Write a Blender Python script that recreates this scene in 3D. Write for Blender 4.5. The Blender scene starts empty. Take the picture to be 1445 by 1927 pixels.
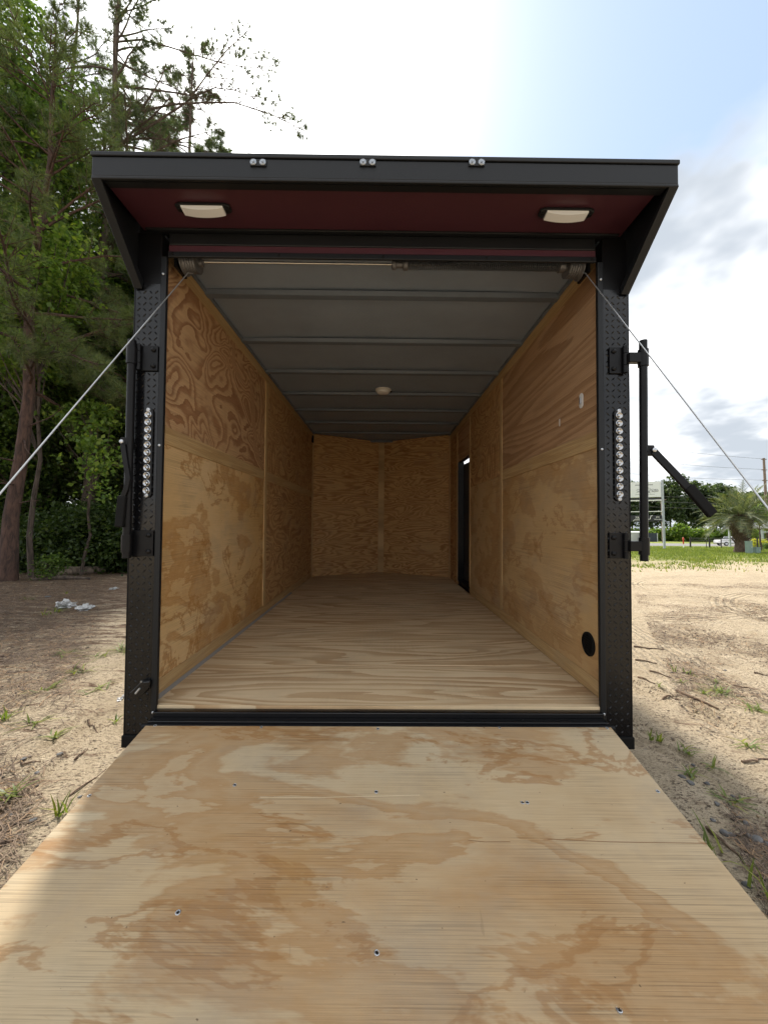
import bpy, bmesh, math, random
import numpy as np
from mathutils import Matrix, Vector

R = math.radians
random.seed(7)
RNG = np.random.default_rng(11)
scene = bpy.context.scene
col = scene.collection

# ------------------------------------------------------------------ camera
FPX, CX, CY = 723.0, 722.5, 963.5          # focal length and centre in photo pixels (1445 x 1927)
CAM = Vector((0.0, 0.0, 1.15))
TILT = R(1.82)                              # the trailer stands nose-up on its jack
yaw, pit, rol = R(0.436), R(1.545), R(0.44)
_f = Vector((math.sin(yaw) * math.cos(pit), math.cos(yaw) * math.cos(pit), math.sin(pit)))
_r0 = Vector((math.cos(yaw), -math.sin(yaw), 0))
_u0 = _r0.cross(_f)
_r = _r0 * math.cos(rol) + _u0 * math.sin(rol)
_u = -_r0 * math.sin(rol) + _u0 * math.cos(rol)
RT = Matrix.Rotation(TILT, 3, 'X')
camd = bpy.data.cameras.new('camera')
camd.sensor_fit = 'HORIZONTAL'
camd.sensor_width = 36.0
camd.lens = 36.0 * FPX / 1445.0
camd.clip_start = 0.02
camd.clip_end = 3000
camo = bpy.data.objects.new('camera', camd)
col.objects.link(camo)
m3 = RT @ Matrix((_r, _u, -_f)).transposed()
camo.matrix_world = Matrix.Translation(CAM) @ m3.to_4x4()
scene.camera = camo

# ------------------------------------------------------------------ light
SUN_EL, SUN_AZ = R(52), R(21)               # azimuth: degrees left of straight ahead (+Y)
SUN_DIR = Vector((-math.sin(SUN_AZ) * math.cos(SUN_EL), math.cos(SUN_AZ) * math.cos(SUN_EL), math.sin(SUN_EL)))
sund = bpy.data.lights.new('sun', 'SUN')
sund.energy = 2.7
sund.angle = R(4.0)
sund.color = (1.0, 0.93, 0.82)
suno = bpy.data.objects.new('sun', sund)
col.objects.link(suno)
suno.rotation_euler = SUN_DIR.to_track_quat('Z', 'Y').to_euler()
suno.location = (0, 0, 30)

world = bpy.data.worlds.new('World')
scene.world = world
world.use_nodes = True
SKY_STRENGTH = 0.12


def build_sky():
    nt = world.node_tree
    nt.nodes.clear()
    N, L = nt.nodes.new, nt.links.new

    def math_(op, a, b=None, c=None, clamp=False):
        n = N('ShaderNodeMath'); n.operation = op; n.use_clamp = clamp
        for i, v in enumerate((a, b, c)):
            if v is None: continue
            if isinstance(v, (int, float)): n.inputs[i].default_value = v
            else: L(v, n.inputs[i])
        return n.outputs[0]

    def smooth(v, lo, hi):
        n = N('ShaderNodeMapRange'); n.interpolation_type = 'SMOOTHSTEP'
        L(v, n.inputs[0]); n.inputs[1].default_value = lo; n.inputs[2].default_value = hi
        return n.outputs[0]

    def dot(vec, d):
        n = N('ShaderNodeVectorMath'); n.operation = 'DOT_PRODUCT'
        L(vec, n.inputs[0]); n.inputs[1].default_value = d
        return n.outputs['Value']

    def mix(fac, a, b):
        n = N('ShaderNodeMix'); n.data_type = 'RGBA'
        if isinstance(fac, (int, float)): n.inputs[0].default_value = fac
        else: L(fac, n.inputs[0])
        for i, v in ((6, a), (7, b)):
            if isinstance(v, tuple): n.inputs[i].default_value = (*v, 1)
            else: L(v, n.inputs[i])
        return n.outputs[2]

    tc = N('ShaderNodeTexCoord')
    d = tc.outputs['Generated']
    sky = N('ShaderNodeTexSky'); sky.sky_type = 'NISHITA'; sky.sun_disc = False
    sky.sun_elevation = SUN_EL; sky.sun_rotation = -SUN_AZ
    sky.dust_density = 2.0; sky.air_density = 1.0
    sep = N('ShaderNodeSeparateXYZ'); L(d, sep.inputs[0])
    z = math_('MAXIMUM', sep.outputs[2], 0.0)
    den = math_('ADD', z, 0.22)
    comb = N('ShaderNodeCombineXYZ')
    L(math_('DIVIDE', sep.outputs[0], den), comb.inputs[0])
    L(math_('DIVIDE', sep.outputs[1], den), comb.inputs[1])
    comb.inputs[2].default_value = 3.7
    def noise(scale, detail, rough, dist=0.0, off=(0, 0, 0)):
        mp = N('ShaderNodeMapping'); L(comb.outputs[0], mp.inputs[0]); mp.inputs[1].default_value = off
        n = N('ShaderNodeTexNoise'); L(mp.outputs[0], n.inputs['Vector'])
        n.inputs['Scale'].default_value = scale; n.inputs['Detail'].default_value = detail
        n.inputs['Roughness'].default_value = rough; n.inputs['Distortion'].default_value = dist
        return n.outputs[0]
    n1 = noise(1.15, 6, 0.58, 0.0, (2.1, 0.6, 0))
    n2 = noise(2.1, 4.5, 0.58, 0.0, (7.3, 4.1, 0))
    # a gap in the cloud where blue shows, high on the right
    gap = Vector((0.80, 1.0, 1.42)).normalized()
    cg = dot(d, gap)
    hole = math_('MULTIPLY', smooth(math_('ADD', cg, math_('MULTIPLY', math_('SUBTRACT', n2, 0.5), 0.16)), 0.940, 0.994), 0.36)
    cover = smooth(math_('SUBTRACT', math_('ADD', n1, 0.13), hole), 0.31, 0.55)
    grey = smooth(n2, 0.36, 0.68)
    cloud = mix(grey, (2.2, 2.4, 2.65), (5.9, 5.9, 5.85))
    blue = N('ShaderNodeVectorMath'); blue.operation = 'MULTIPLY_ADD'
    L(sky.outputs[0], blue.inputs[0]); blue.inputs[1].default_value = (0.30, 0.30, 0.30); blue.inputs[2].default_value = (1.35, 1.75, 2.25)
    base = mix(math_('MULTIPLY', cover, 0.96), blue.outputs[0], cloud)
    # bright halo of thin cloud round the sun
    cs = math_('MAXIMUM', dot(d, SUN_DIR), 0.0)
    glow = math_('ADD', math_('MULTIPLY', math_('POWER', cs, 26.0), 1.6), math_('MULTIPLY', math_('POWER', cs, 60.0), 14.0))
    gcol = N('ShaderNodeVectorMath'); gcol.operation = 'SCALE'
    gcol.inputs[0].default_value = (1.0, 0.99, 0.96); L(glow, gcol.inputs['Scale'])
    add = N('ShaderNodeVectorMath'); add.operation = 'ADD'
    L(base, add.inputs[0]); L(gcol.outputs[0], add.inputs[1])
    bg = N('ShaderNodeBackground'); L(add.outputs[0], bg.inputs[0]); bg.inputs[1].default_value = SKY_STRENGTH
    out = N('ShaderNodeOutputWorld'); L(bg.outputs[0], out.inputs[0])


build_sky()
world.cycles.sampling_method = 'MANUAL'
world.cycles.sample_map_resolution = 512
scene.view_settings.view_transform = 'Standard'
scene.view_settings.look = 'None'
scene.view_settings.exposure = 1.32
scene.view_settings.gamma = 1.0
scene.view_settings.use_curve_mapping = False
scene.render.engine = 'CYCLES'
scene.cycles.use_denoising = True
scene.cycles.max_bounces = 7
scene.cycles.use_adaptive_sampling = True
scene.cycles.adaptive_threshold = 0.02
scene.cycles.diffuse_bounces = 7
scene.cycles.transparent_max_bounces = 8
scene.cycles.sample_clamp_indirect = 8


# ------------------------------------------------------------------ helpers
def tag(o, label=None, cat=None, group=None, kind=None):
    if label: o['label'] = label
    if cat: o['category'] = cat
    if group: o['group'] = group
    if kind: o['kind'] = kind
    return o


def empty(name, loc=(0, 0, 0), rot=(0, 0, 0)):
    o = bpy.data.objects.new(name, None)
    o.empty_display_size = 0.2
    col.objects.link(o)
    o.location = loc
    o.rotation_euler = rot
    return o


def link(name, me, mat=None, parent=None, loc=(0, 0, 0), rot=(0, 0, 0)):
    o = bpy.data.objects.new(name, me)
    col.objects.link(o)
    if mat is not None and not me.materials: me.materials.append(mat)
    if parent is not None: o.parent = parent
    o.location = loc
    o.rotation_euler = rot
    return o


def mesh_np(name, v, f, smooth=False):
    v = np.asarray(v, dtype=np.float32); f = np.asarray(f, dtype=np.int32)
    me = bpy.data.meshes.new(name)
    k = f.shape[1]
    me.vertices.add(len(v)); me.vertices.foreach_set('co', v.ravel())
    me.loops.add(f.size); me.loops.foreach_set('vertex_index', f.ravel())
    me.polygons.add(len(f))
    me.polygons.foreach_set('loop_start', np.arange(0, f.size, k, dtype=np.int32))
    if smooth: me.polygons.foreach_set('use_smooth', np.ones(len(f), dtype=bool))
    me.update(calc_edges=True)
    return me


class MB:
    """collects shapes for one mesh"""
    def __init__(s, off=(0, 0, 0)):
        s.v = []; s.f = []; s.o = Vector(off)

    def add(s, vs, fs):
        b = len(s.v)
        s.v += [tuple(Vector(p) - s.o) for p in vs]
        s.f += [tuple(b + i for i in f) for f in fs]
        return s

    def box(s, x0, x1, y0, y1, z0, z1):
        vs = [(x, y, z) for z in (z0, z1) for y in (y0, y1) for x in (x0, x1)]
        return s.add(vs, [(0, 2, 3, 1), (4, 5, 7, 6), (0, 1, 5, 4), (2, 6, 7, 3), (0, 4, 6, 2), (1, 3, 7, 5)])

    def hexa(s, a):     # 8 points: bottom 4 (ccw from above), top 4
        return s.add(a, [(0, 3, 2, 1), (4, 5, 6, 7), (0, 1, 5, 4), (1, 2, 6, 5), (2, 3, 7, 6), (3, 0, 4, 7)])

    def prism(s, pts, d):   # polygon of 3d points extruded along d
        n = len(pts); d = Vector(d)
        vs = [Vector(p) for p in pts] + [Vector(p) + d for p in pts]
        fs = [tuple(range(n - 1, -1, -1)), tuple(range(n, 2 * n))] + [(i, (i + 1) % n, n + (i + 1) % n, n + i) for i in range(n)]
        return s.add(vs, fs)

    def tube(s, path, rad, n=10, caps=True):
        path = [Vector(p) for p in path]
        m = len(path)
        rad = [rad] * m if isinstance(rad, (int, float)) else list(rad)
        vs = []; fs = []
        t0 = (path[1] - path[0]).normalized()
        ref = Vector((0, 0, 1)) if abs(t0.z) < 0.9 else Vector((1, 0, 0))
        a = t0.cross(ref).normalized()
        for i, p in enumerate(path):
            t = (path[min(i + 1, m - 1)] - path[max(i - 1, 0)]).normalized()
            a = (a - t * a.dot(t)).normalized()
            b = t.cross(a)
            for k in range(n):
                an = 2 * math.pi * k / n
                vs.append(p + (a * math.cos(an) + b * math.sin(an)) * rad[i])
        for i in range(m - 1):
            for k in range(n):
                k2 = (k + 1) % n
                fs.append((i * n + k, i * n + k2, (i + 1) * n + k2, (i + 1) * n + k))
        if caps:
            fs.append(tuple(range(n - 1, -1, -1)))
            fs.append(tuple((m - 1) * n + k for k in range(n)))
        return s.add(vs, fs)

    def lathe(s, prof, origin, axis, n=20, ref=None):    # prof: (radius, along)
        axis = Vector(axis).normalized(); origin = Vector(origin)
        ref = Vector(ref) if ref else (Vector((0, 0, 1)) if abs(axis.z) < 0.9 else Vector((1, 0, 0)))
        a = axis.cross(ref).normalized(); b = axis.cross(a)
        vs = []; fs = []
        for (r, h) in prof:
            for k in range(n):
                an = 2 * math.pi * k / n
                vs.append(origin + axis * h + (a * math.cos(an) + b * math.sin(an)) * max(r, 1e-5))
        for i in range(len(prof) - 1):
            for k in range(n):
                k2 = (k + 1) % n
                fs.append((i * n + k, i * n + k2, (i + 1) * n + k2, (i + 1) * n + k))
        fs.append(tuple(range(n - 1, -1, -1)))
        fs.append(tuple((len(prof) - 1) * n + k for k in range(n)))
        return s.add(vs, fs)

    def mesh(s, name, bevel=0.0, seg=2, smooth=False):
        me = bpy.data.meshes.new(name)
        me.from_pydata(s.v, [], s.f)
        bm = bmesh.new(); bm.from_mesh(me)
        bmesh.ops.recalc_face_normals(bm, faces=bm.faces)
        if bevel > 0:
            es = [e for e in bm.edges if len(e.link_faces) == 2 and e.calc_face_angle(0) > 0.5]
            bmesh.ops.bevel(bm, geom=es, offset=bevel, segments=seg, affect='EDGES', profile=0.5, clamp_overlap=True)
        if smooth:
            for f in bm.faces: f.smooth = True
            for e in bm.edges:
                if len(e.link_faces) == 2 and e.calc_face_angle(0) > R(38): e.smooth = False
        bm.to_mesh(me); bm.free()
        return me

    def build(s, name, mat, parent=None, bevel=0.0, seg=2, smooth=False):
        return link(name, s.mesh(name, bevel, seg, smooth), mat, parent)


def ray_t(u, v):        # direction of a photo pixel in the trailer's frame
    return _f * FPX + _r * (u - CX) - _u * (v - CY)


def at(u, v, y):        # trailer-frame point (camera = origin) on that pixel's ray at depth y
    d = ray_t(u, v)
    return d * (y / d.y)


def at_x(u, v, x):
    d = ray_t(u, v)
    return d * (x / d.x)


def ray_w(u, v):
    return RT @ ray_t(u, v)


# value noise for terrain
_perm = RNG.random((256, 256))
def vnoise(x, y):
    x = np.asarray(x, float); y = np.asarray(y, float)
    xi = np.floor(x).astype(int); yi = np.floor(y).astype(int)
    fx = x - xi; fy = y - yi
    fx = fx * fx * (3 - 2 * fx); fy = fy * fy * (3 - 2 * fy)
    g = lambda i, j: _perm[i % 256, j % 256]
    return (g(xi, yi) * (1 - fx) + g(xi + 1, yi) * fx) * (1 - fy) + (g(xi, yi + 1) * (1 - fx) + g(xi + 1, yi + 1) * fx) * fy


def sstep(a, b, x):
    t = np.clip((np.asarray(x, float) - a) / (b - a), 0, 1)
    return t * t * (3 - 2 * t)


def ground_z(x, y):
    x = np.asarray(x, float); y = np.asarray(y, float)
    z = -0.55 * sstep(42, 75, y) + 0.65 * sstep(95, 135, y)
    near = 1 - sstep(25, 45, np.hypot(x, y))
    h = (vnoise(x * 0.45 + 3, y * 0.45 + 9) - 0.5) * 0.05 + (vnoise(x * 2.1 + 30, y * 2.1) - 0.5) * 0.026 \
        + (vnoise(x * 7 + 5, y * 7 + 80) - 0.5) * 0.014 + (vnoise(x * 19 + 5, y * 19 + 8) - 0.5) * 0.011
    # tyre tracks on the sand to the right of the ramp: parallel ridges
    def track(x0, y0, ang, half, s0, s1):
        ca, sa = math.cos(ang), math.sin(ang)
        a = (x - x0) * ca + (y - y0) * sa
        b = -(x - x0) * sa + (y - y0) * ca + 0.05 * np.sin(a * 0.9)
        m = (1 - sstep(half * 0.7, half, np.abs(b))) * sstep(s0, s0 + 0.4, a) * (1 - sstep(s1 - 0.4, s1, a))
        return m * (0.011 * np.sin(b * 2 * math.pi / 0.085) * (0.5 + 0.9 * vnoise(a * 9, b * 9 + 40)) - 0.012)
    h = h + track(1.75, 1.3, R(104), 0.17, -1.5, 3.2) + track(2.6, 1.2, R(111), 0.14, -0.8, 3.5) + track(4.6, 3.5, R(65), 0.2, -1, 4) + track(2.2, 2.6, R(125), 0.16, -2.5, 3) + track(-1.6, 1.2, R(100), 0.15, -1, 1.6) + track(5.4, 5.4, R(30), 0.25, -2.5, 4) + track(6.5, 6.0, R(150), 0.25, -3, 4)
    # keep the ground flat under the trailer and where the ramp rests
    under = (1 - sstep(1.0, 1.4, np.abs(x))) * (1 - sstep(6.5, 7.2, y)) * sstep(-2.5, -2, y)
    h = h * (1 - 0.8 * under) - 0.025 * under
    return z + h * near


def gz(x, y): return float(ground_z(x, y))


def on_ground(u, v, up=0.0):
    """world point where a photo pixel's ray meets the ground"""
    d = ray_w(u, v)
    z = 0.0
    p = CAM.copy()
    for _ in range(8):
        p = CAM + d * ((z - CAM.z) / d.z)
        z = gz(p.x, p.y)
    return Vector((p.x, p.y, z + up))


def at_w(u, v, y):
    d = ray_w(u, v)
    return CAM + d * (y / d.y)


# ------------------------------------------------------------------ materials
def new_mat(name):
    m = bpy.data.materials.new(name); m.use_nodes = True
    nt = m.node_tree
    b = nt.nodes['Principled BSDF']
    return m, nt, b


def nd(nt, typ, **kw):
    n = nt.nodes.new(typ)
    for k, v in kw.items(): setattr(n, k, v)
    return n


def setv(nt, sock, v):
    if isinstance(v, bpy.types.NodeSocket): nt.links.new(v, sock)
    elif isinstance(v, tuple) and len(v) == 3 and sock.type == 'RGBA': sock.default_value = (*v, 1)
    else: sock.default_value = v


def nmath(nt, op, a, b=None, c=None):
    n = nd(nt, 'ShaderNodeMath', operation=op)
    for i, v in enumerate((a, b, c)):
        if v is not None: setv(nt, n.inputs[i], v)
    return n.outputs[0]


def nnoise(nt, vec, scale, detail=3, rough=0.5, dist=0.0):
    n = nd(nt, 'ShaderNodeTexNoise')
    if vec is not None: nt.links.new(vec, n.inputs['Vector'])
    n.inputs['Scale'].default_value = scale; n.inputs['Detail'].default_value = detail
    n.inputs['Roughness'].default_value = rough; n.inputs['Distortion'].default_value = dist
    return n.outputs[0]


def nramp(nt, fac, stops, interp='LINEAR'):
    n = nd(nt, 'ShaderNodeValToRGB')
    n.color_ramp.interpolation = interp
    el = n.color_ramp.elements
    while len(el) < len(stops): el.new(0.5)
    for e, (p, c) in zip(el, stops):
        e.position = p
        e.color = (*c, 1) if isinstance(c, tuple) else (c, c, c, 1)
    nt.links.new(fac, n.inputs[0])
    return n.outputs[0]


def nmix(nt, fac, a, b, blend='MIX'):
    n = nd(nt, 'ShaderNodeMix', data_type='RGBA', blend_type=blend)
    setv(nt, n.inputs[0], fac)
    setv(nt, n.inputs[6], a); setv(nt, n.inputs[7], b)
    return n.outputs[2]


def nmap(nt, vec, scale=(1, 1, 1), loc=(0, 0, 0), rot=(0, 0, 0)):
    n = nd(nt, 'ShaderNodeMapping')
    nt.links.new(vec, n.inputs[0])
    n.inputs[1].default_value = loc; n.inputs[2].default_value = rot; n.inputs[3].default_value = scale
    return n.outputs[0]


def nbump(nt, h, strength=0.3, dist=0.01, normal=None):
    n = nd(nt, 'ShaderNodeBump')
    n.inputs['Strength'].default_value = strength; n.inputs['Distance'].default_value = dist
    nt.links.new(h, n.inputs['Height'])
    if normal is not None: nt.links.new(normal, n.inputs['Normal'])
    return n.outputs[0]


def ncoord(nt, what='Object'):
    return nd(nt, 'ShaderNodeTexCoord').outputs[what]


def ply(name, grain, across, seed, pale, dark, rings=6.0, su=0.7, sv=2.6, dist=0.7, contrast=0.8,
        blotch=0.5, fibre=0.35, rough=0.62, sharp=0.93, saw=0.0, tint=None, wobble=0.05):
    """rotary-cut pine plywood: contour bands of a smooth field, like real growth rings peeled off a log"""
    m, nt, b = new_mat(name)
    sep = nd(nt, 'ShaderNodeSeparateXYZ'); nt.links.new(ncoord(nt), sep.inputs[0])
    ax = {'X': 0, 'Y': 1, 'Z': 2}
    U, V = sep.outputs[ax[grain]], sep.outputs[ax[across]]
    def vec(a, c, w):
        cb = nd(nt, 'ShaderNodeCombineXYZ')
        nt.links.new(nmath(nt, 'MULTIPLY', U, a), cb.inputs[0]); nt.links.new(nmath(nt, 'MULTIPLY', V, c), cb.inputs[1])
        cb.inputs[2].default_value = w
        return cb.outputs[0]
    field = nnoise(nt, vec(su, sv, seed), 1.0, 2.2, 0.42, dist)
    wob = nnoise(nt, vec(su * 6, sv * 8, seed + 3), 1.0, 5, 0.68)
    fld = nmath(nt, 'ADD', field, nmath(nt, 'MULTIPLY', wob, wobble))
    band = nmath(nt, 'FRACT', nmath(nt, 'MULTIPLY', fld, rings))
    late = nramp(nt, band, [(0.0, 0.0), (0.30, 0.10), (0.48, 0.72), (sharp, 1.0), (min(sharp + 0.03, 1), 0.0)])
    bl = nnoise(nt, vec(su * 1.9, sv * 1.6, seed + 9), 1.0, 4, 0.55)
    amount = nramp(nt, bl, [(0.30, 1.0 - blotch), (0.66, 1.0)])
    mask = nmath(nt, 'MULTIPLY', nmath(nt, 'MULTIPLY', late, amount), contrast)
    c = nmix(nt, mask, pale, dark)
    fib = nnoise(nt, vec(4.0, 330.0, seed + 5), 1.0, 3, 0.65)
    fibr = nramp(nt, fib, [(0.34, 1.0 - fibre), (0.62, 1.0)])
    c = nmix(nt, 1.0, c, fibr, 'MULTIPLY')
    wide = nnoise(nt, vec(1.3, 2.4, seed + 20), 1.0, 5, 0.6)
    c = nmix(nt, nramp(nt, wide, [(0.35, 0.0), (0.75, 0.30)]), c, tint or (pale[0] * 0.72, pale[1] * 0.62, pale[2] * 0.5))
    if saw > 0:     # rough-peeled patches: fine dark chatter marks across the grain and along it
        ch = nnoise(nt, vec(260.0, 5.0, seed + 31), 1.0, 1, 0.5)
        ch2 = nnoise(nt, vec(2.6, 190.0, seed + 33), 1.0, 2, 0.55)
        pm = nramp(nt, nnoise(nt, vec(2.2, 4.2, seed + 35), 1.0, 3, 0.5), [(0.46, 0.0), (0.58, 1.0)])
        lines = nmath(nt, 'MINIMUM', nramp(nt, ch, [(0.34, 1 - saw * 0.45), (0.52, 1.0)]), nramp(nt, ch2, [(0.36, 1 - saw), (0.52, 1.0)]))
        c = nmix(nt, pm, c, nmix(nt, 1.0, c, lines, 'MULTIPLY'))
    # dark specks and scuffs
    sp = nnoise(nt, vec(38, 60, seed + 44), 1.0, 2, 0.5)
    c = nmix(nt, nramp(nt, sp, [(0.76, 0.0), (0.80, 0.75)]), c, (0.10, 0.06, 0.035))
    dirt = nnoise(nt, vec(3.1, 3.3, seed + 52), 1.0, 6, 0.68)
    c = nmix(nt, nramp(nt, dirt, [(0.52, 0.0), (0.74, 0.22)]), c, (0.30, 0.26, 0.21))
    nt.links.new(c, b.inputs['Base Color'])
    b.inputs['Roughness'].default_value = rough
    b.inputs['Specular IOR Level'].default_value = 0.28
    hgt = nmath(nt, 'ADD', nmath(nt, 'MULTIPLY', fib, 0.6), nmath(nt, 'MULTIPLY', mask, -0.3))
    nt.links.new(nbump(nt, hgt, 0.25, 0.0015), b.inputs['Normal'])
    return m


def plain(name, color, rough=0.5, metal=0.0, spec=0.5, var=0.0, vscale=6.0, bump=0.0, bscale=80.0, coat=0.0, rvar=0.0):
    m, nt, b = new_mat(name)
    co = ncoord(nt)
    if var > 0:
        n = nnoise(nt, co, vscale, 6, 0.62)
        k = nramp(nt, n, [(0.3, 1 - var), (0.7, 1 + var * 0.35)])
        nt.links.new(nmix(nt, 1.0, (*color,), k, 'MULTIPLY'), b.inputs['Base Color'])
    else:
        b.inputs['Base Color'].default_value = (*color, 1)
    if rvar > 0:
        n = nnoise(nt, co, 14, 5, 0.6)
        nt.links.new(nramp(nt, n, [(0.3, max(rough - rvar, 0.02)), (0.7, rough + rvar)]), b.inputs['Roughness'])
    else:
        b.inputs['Roughness'].default_value = rough
    b.inputs['Metallic'].default_value = metal
    b.inputs['Specular IOR Level'].default_value = spec
    b.inputs['Coat Weight'].default_value = coat
    if bump > 0:
        nt.links.new(nbump(nt, nnoise(nt, co, bscale, 4, 0.6), bump, 0.004), b.inputs['Normal'])
    return m


def leaf_mat(name, c0, c1, trans=0.45, rough=0.45):
    m, nt, b = new_mat(name)
    g = nd(nt, 'ShaderNodeNewGeometry')
    c = nramp(nt, g.outputs['Random Per Island'], [(0.0, c0), (0.75, c1), (1.0, (c1[0] * 1.5, c1[1] * 1.25, c1[2] * 0.9))])
    nt.links.new(c, b.inputs['Base Color'])
    b.inputs['Roughness'].default_value = rough
    b.inputs['Specular IOR Level'].default_value = 0.35
    tr = nd(nt, 'ShaderNodeBsdfTranslucent')
    nt.links.new(nmix(nt, 1.0, c, (1.5, 1.6, 0.75), 'MULTIPLY'), tr.inputs[0])
    mx = nd(nt, 'ShaderNodeMixShader'); mx.inputs[0].default_value = trans
    nt.links.new(b.outputs[0], mx.inputs[1]); nt.links.new(tr.outputs[0], mx.inputs[2])
    nt.links.new(mx.outputs[0], nt.nodes['Material Output'].inputs[0])
    return m


def bark_mat(name, c0, c1):
    m, nt, b = new_mat(name)
    v = nmap(nt, ncoord(nt), (9, 9, 2.2))
    n = nnoise(nt, v, 1.6, 6, 0.65, 0.6)
    nt.links.new(nramp(nt, n, [(0.35, c0), (0.62, c1)]), b.inputs['Base Color'])
    b.inputs['Roughness'].default_value = 0.9
    nt.links.new(nbump(nt, n, 0.9, 0.04), b.inputs['Normal'])
    return m


M = {}
M['black'] = plain('black_painted_steel', (0.006, 0.006, 0.007), 0.36, 0.0, 0.22, bump=0.05, bscale=160, rvar=0.08)
M['tread'] = plain('black_tread_plate', (0.005, 0.005, 0.006), 0.19, 0.0, 0.46, rvar=0.09)
M['trim'] = plain('black_trim', (0.010, 0.011, 0.013), 0.40, 0.0, 0.30, bump=0.08, bscale=220)
M['rubber'] = plain('black_rubber', (0.008, 0.008, 0.008), 0.7, 0.0, 0.15, bump=0.2, bscale=150)
M['red'] = plain('dark_red_paint', (0.072, 0.022, 0.032), 0.38, 0.0, 0.5, rvar=0.06)
M['zinc'] = plain('zinc_steel', (0.55, 0.57, 0.6), 0.32, 0.9, 0.5)
M['steel'] = plain('bright_steel', (0.72, 0.72, 0.7), 0.25, 1.0)
M['cable'] = plain('galvanised_cable', (0.55, 0.57, 0.58), 0.35, 0.7)
M['spring'] = plain('dark_spring_steel', (0.085, 0.095, 0.11), 0.4, 0.4)
M['ceiling'] = plain('grey_ceiling_sheet', (0.27, 0.325, 0.41), 0.5, 0.0, 0.4, var=0.12, vscale=3.0, bump=0.06, bscale=30)
M['rib'] = plain('grey_roof_bow', (0.14, 0.17, 0.215), 0.45, 0.0, 0.4, var=0.1)
M['white_plastic'] = plain('white_plastic', (0.72, 0.71, 0.68), 0.35)
M['diffuser'] = plain('milky_lamp_lens', (0.84, 0.86, 0.88), 0.25, 0.0, 0.6)
M['caulk'] = plain('grey_caulk', (0.27, 0.25, 0.23), 0.7, bump=0.3, bscale=40)
M['chrome'] = plain('lamp_reflector', (0.50, 0.51, 0.53), 0.16, 1.0)
M['drum'] = plain('dull_cast_zinc', (0.20, 0.20, 0.21), 0.45, 0.7)
M['marker_lens'] = plain('clear_marker_lens', (0.33, 0.36, 0.40), 0.22, 0.6)
M['split_dark'] = plain('dark_veneer_split', (0.25, 0.13, 0.055), 0.8)
M['split_pale'] = plain('fresh_veneer_scratch', (0.72, 0.60, 0.40), 0.7)
M['dark_lens'] = plain('dark_diode', (0.04, 0.04, 0.045), 0.15, 0.0, 0.8)
M['tyre'] = plain('tyre_rubber', (0.02, 0.02, 0.02), 0.75, bump=0.2)
M['door_inner'] = plain('dark_door_skin', (0.035, 0.033, 0.033), 0.4)


def glass_mat():
    m, nt, b = new_mat('clear_lens')
    b.inputs['Base Color'].default_value = (0.95, 0.97, 1, 1)
    b.inputs['Roughness'].default_value = 0.05
    b.inputs['Transmission Weight'].default_value = 0.85
    return m
M['glass'] = glass_mat()

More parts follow.
